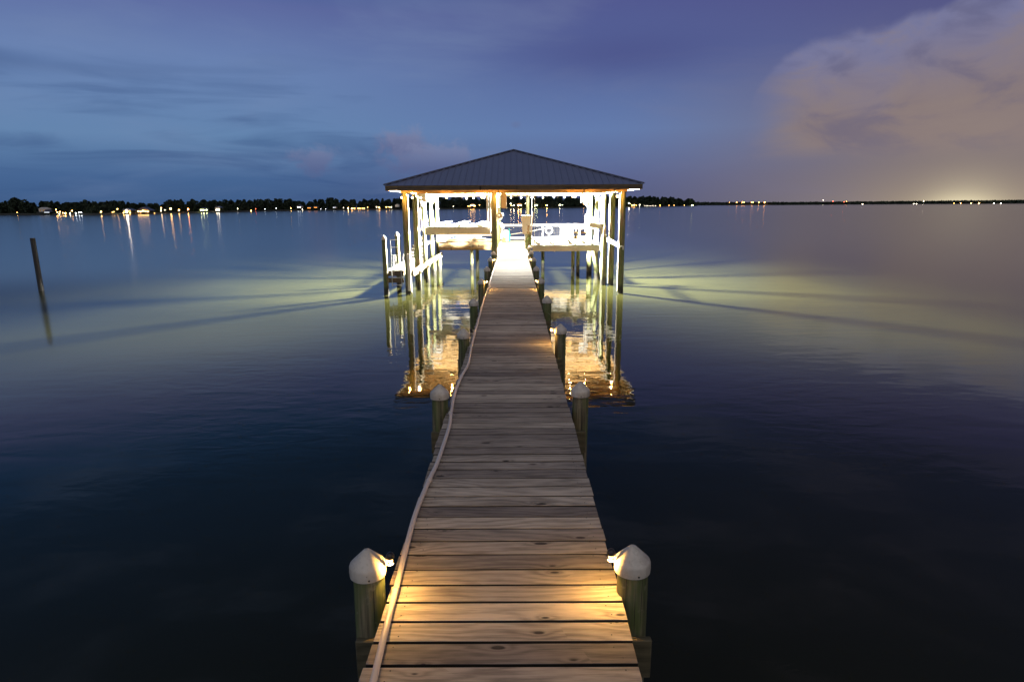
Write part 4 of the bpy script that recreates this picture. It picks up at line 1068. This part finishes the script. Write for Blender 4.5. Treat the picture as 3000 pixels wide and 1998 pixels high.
LS = [(2137, 594, 'o', 8, 2.5, 'faint orange light, leftmost on the distant shore'), (2158, 593.5, 'o', 18, 3.5, 'orange light of the distant row right of the headland'), (2175, 593.5, 'o', 18, 3.5, 'orange light of the distant row right of the headland'), (2180, 593.5, 'o', 18, 3.5, 'orange light of the distant row right of the headland'),
 (2202, 593.5, 'o', 18, 3.5, 'orange light of the distant row right of the headland'), (2206, 593.5, 'o', 18, 3.5, 'orange light of the distant row right of the headland'), (2223, 593.5, 'o', 18, 3.5, 'orange light of the distant row right of the headland'), (2240, 593, 'o', 26, 4, 'brightest orange light at the right end of the distant row'),
 (2412, 587, 'w', 7, 2.5, 'white beacon above the distant shore'), (2440, 590, 'r', 9, 2.5, 'red beacon above the distant shore'), (2473, 592, 'r', 9, 2.5, 'second red beacon above the distant shore'), (2480, 591, 'o', 9, 2.5, 'orange beacon beside the second red one'),
 (2527, 599, 'w', 12, 3, 'lone white light low on the distant shore'), (2677, 598, 'w', 10, 2.5, 'twin white lights low on the distant shore'), (2685, 598, 'w', 10, 2.5, 'twin white lights low on the distant shore'), (2706, 590, 'w', 9, 2.5, 'pale tower light left of the town glow'),
 (2795, 596, 'a', 7, 2.5, 'faint amber light below the town glow'), (2814, 596, 'a', 14, 3, 'amber light below the town glow'), (2845, 596, 'a', 14, 3, 'amber light just right of the town glow'), (2868, 597, 'a', 14, 3.5, 'amber light low on the right shore'), (2912, 596, 'w', 10, 3.5, 'pale light near the right edge of the shore'), (2932, 597, 'w', 10, 3, 'rightmost pale light on the distant shore')]
for t in uniq(LS): shore_lamp(*t, G4, far=True)

# small buildings on the far shore
def shore_house(px_, py_, wpx, hpx, cn, s, label, open_=True, wall='offwhite', roofm='ridge'):
    B = shore_pt(px_); Y = B.y-1.5; p_ = atY(px_, py_, Y); D_ = p_.length
    w_, h_ = wpx*D_/1810, hpx*D_/1810
    o = empty('shore_boathouse' if open_ else 'shore_house', (p_.x, Y+3, 0), label=label, cat='boathouse' if open_ else 'house', group='small buildings on the far shore')
    z0 = max(p_.z-h_/2, .6); zt = z0+h_
    a = MB(); a.poly([(-w_*.6, -3, zt), (w_*.6, -3, zt), (0, -3, zt+w_*.28)], thick=(0, 6, 0)); a.build('roof', M[roofm], o)
    if open_:
        for sx in (-.46, .46):
            for sy in (-2.6, 2.6):
                a = MB(); a.tube([(sx*w_, sy, -1), (sx*w_, sy, zt)], .16, seg=8); a.build('post', M['pile'], o)
        a = MB(); a.box((0, 0, z0-.1), (w_, 5.4, .2)); a.build('deck', M['deck_pale'], o)
        a = MB(); a.box((0, -2.4, zt-.22*h_), (w_*.8, .2, .3*h_)); a.build('light_strip', emat(cn, round(s*.22, 2)), o)
    else:
        a = MB(); a.box((0, 0, (z0+zt)/2), (w_, 5.6, zt-z0)); a.build('wall', M[wall], o)
        for sx in (-.25, .25):
            a = MB(); a.box((sx*w_, -2.85, z0+(zt-z0)*.5), (w_*.18, .1, (zt-z0)*.45)); a.build('window', emat(cn, s), o)
        a = MB(); a.box((0, -1, z0-.55), (w_*1.1, 8, 1.1)); a.build('foundation', M['earth'], o)
    return o
shore_house(136, 626.5, 15, 4.5, 'c', 2.6, 'small white lit boathouse left of the first light cluster')
shore_house(122, 617, 14, 6, 'a', .1, 'pale roofed house among the trees at far left', open_=False, roofm='offwhite')
shore_house(371, 621, 20, 6, 'a', 5, 'lit boathouse around the brightest shore light')
shore_house(419, 622, 32, 6, 'a', 3.5, 'long amber lit boathouse right of the brightest light')
shore_house(592, 618, 16, 6, 'y', 3, 'yellowish lit boathouse left of the green lamp')
shore_house(637, 613, 14, 7, 'w', 1.2, 'small gable boathouse with two pale lamps')
shore_house(876, 607.5, 12, 5, 'c', 2.5, 'house with cool white lights above the shore', open_=False)
shore_house(905, 611.5, 11, 5, 'o', 5, 'orange lit boathouse, left one of the orange pair')
shore_house(924, 610, 10, 5, 'o', 5, 'orange lit boathouse, right one of the orange pair')
shore_house(979, 608.5, 8, 3, 'c', 1.3, 'pale flat house on the shore right of the orange pair', open_=False)
shore_house(1163, 604, 10, 5, 'w', .2, 'pale gabled house just left of the boathouse post', open_=False, roofm='offwhite')
shore_house(1522, 602, 14, 6, 'a', 6, 'amber lit boathouse framed by the right opening')
shore_house(1570, 602, 12, 6, 'y', 2.5, 'yellowish boathouse in the middle of the right opening')
shore_house(1385, 603, 14, 6, 'a', 5, 'amber lit boathouse framed by the left opening')
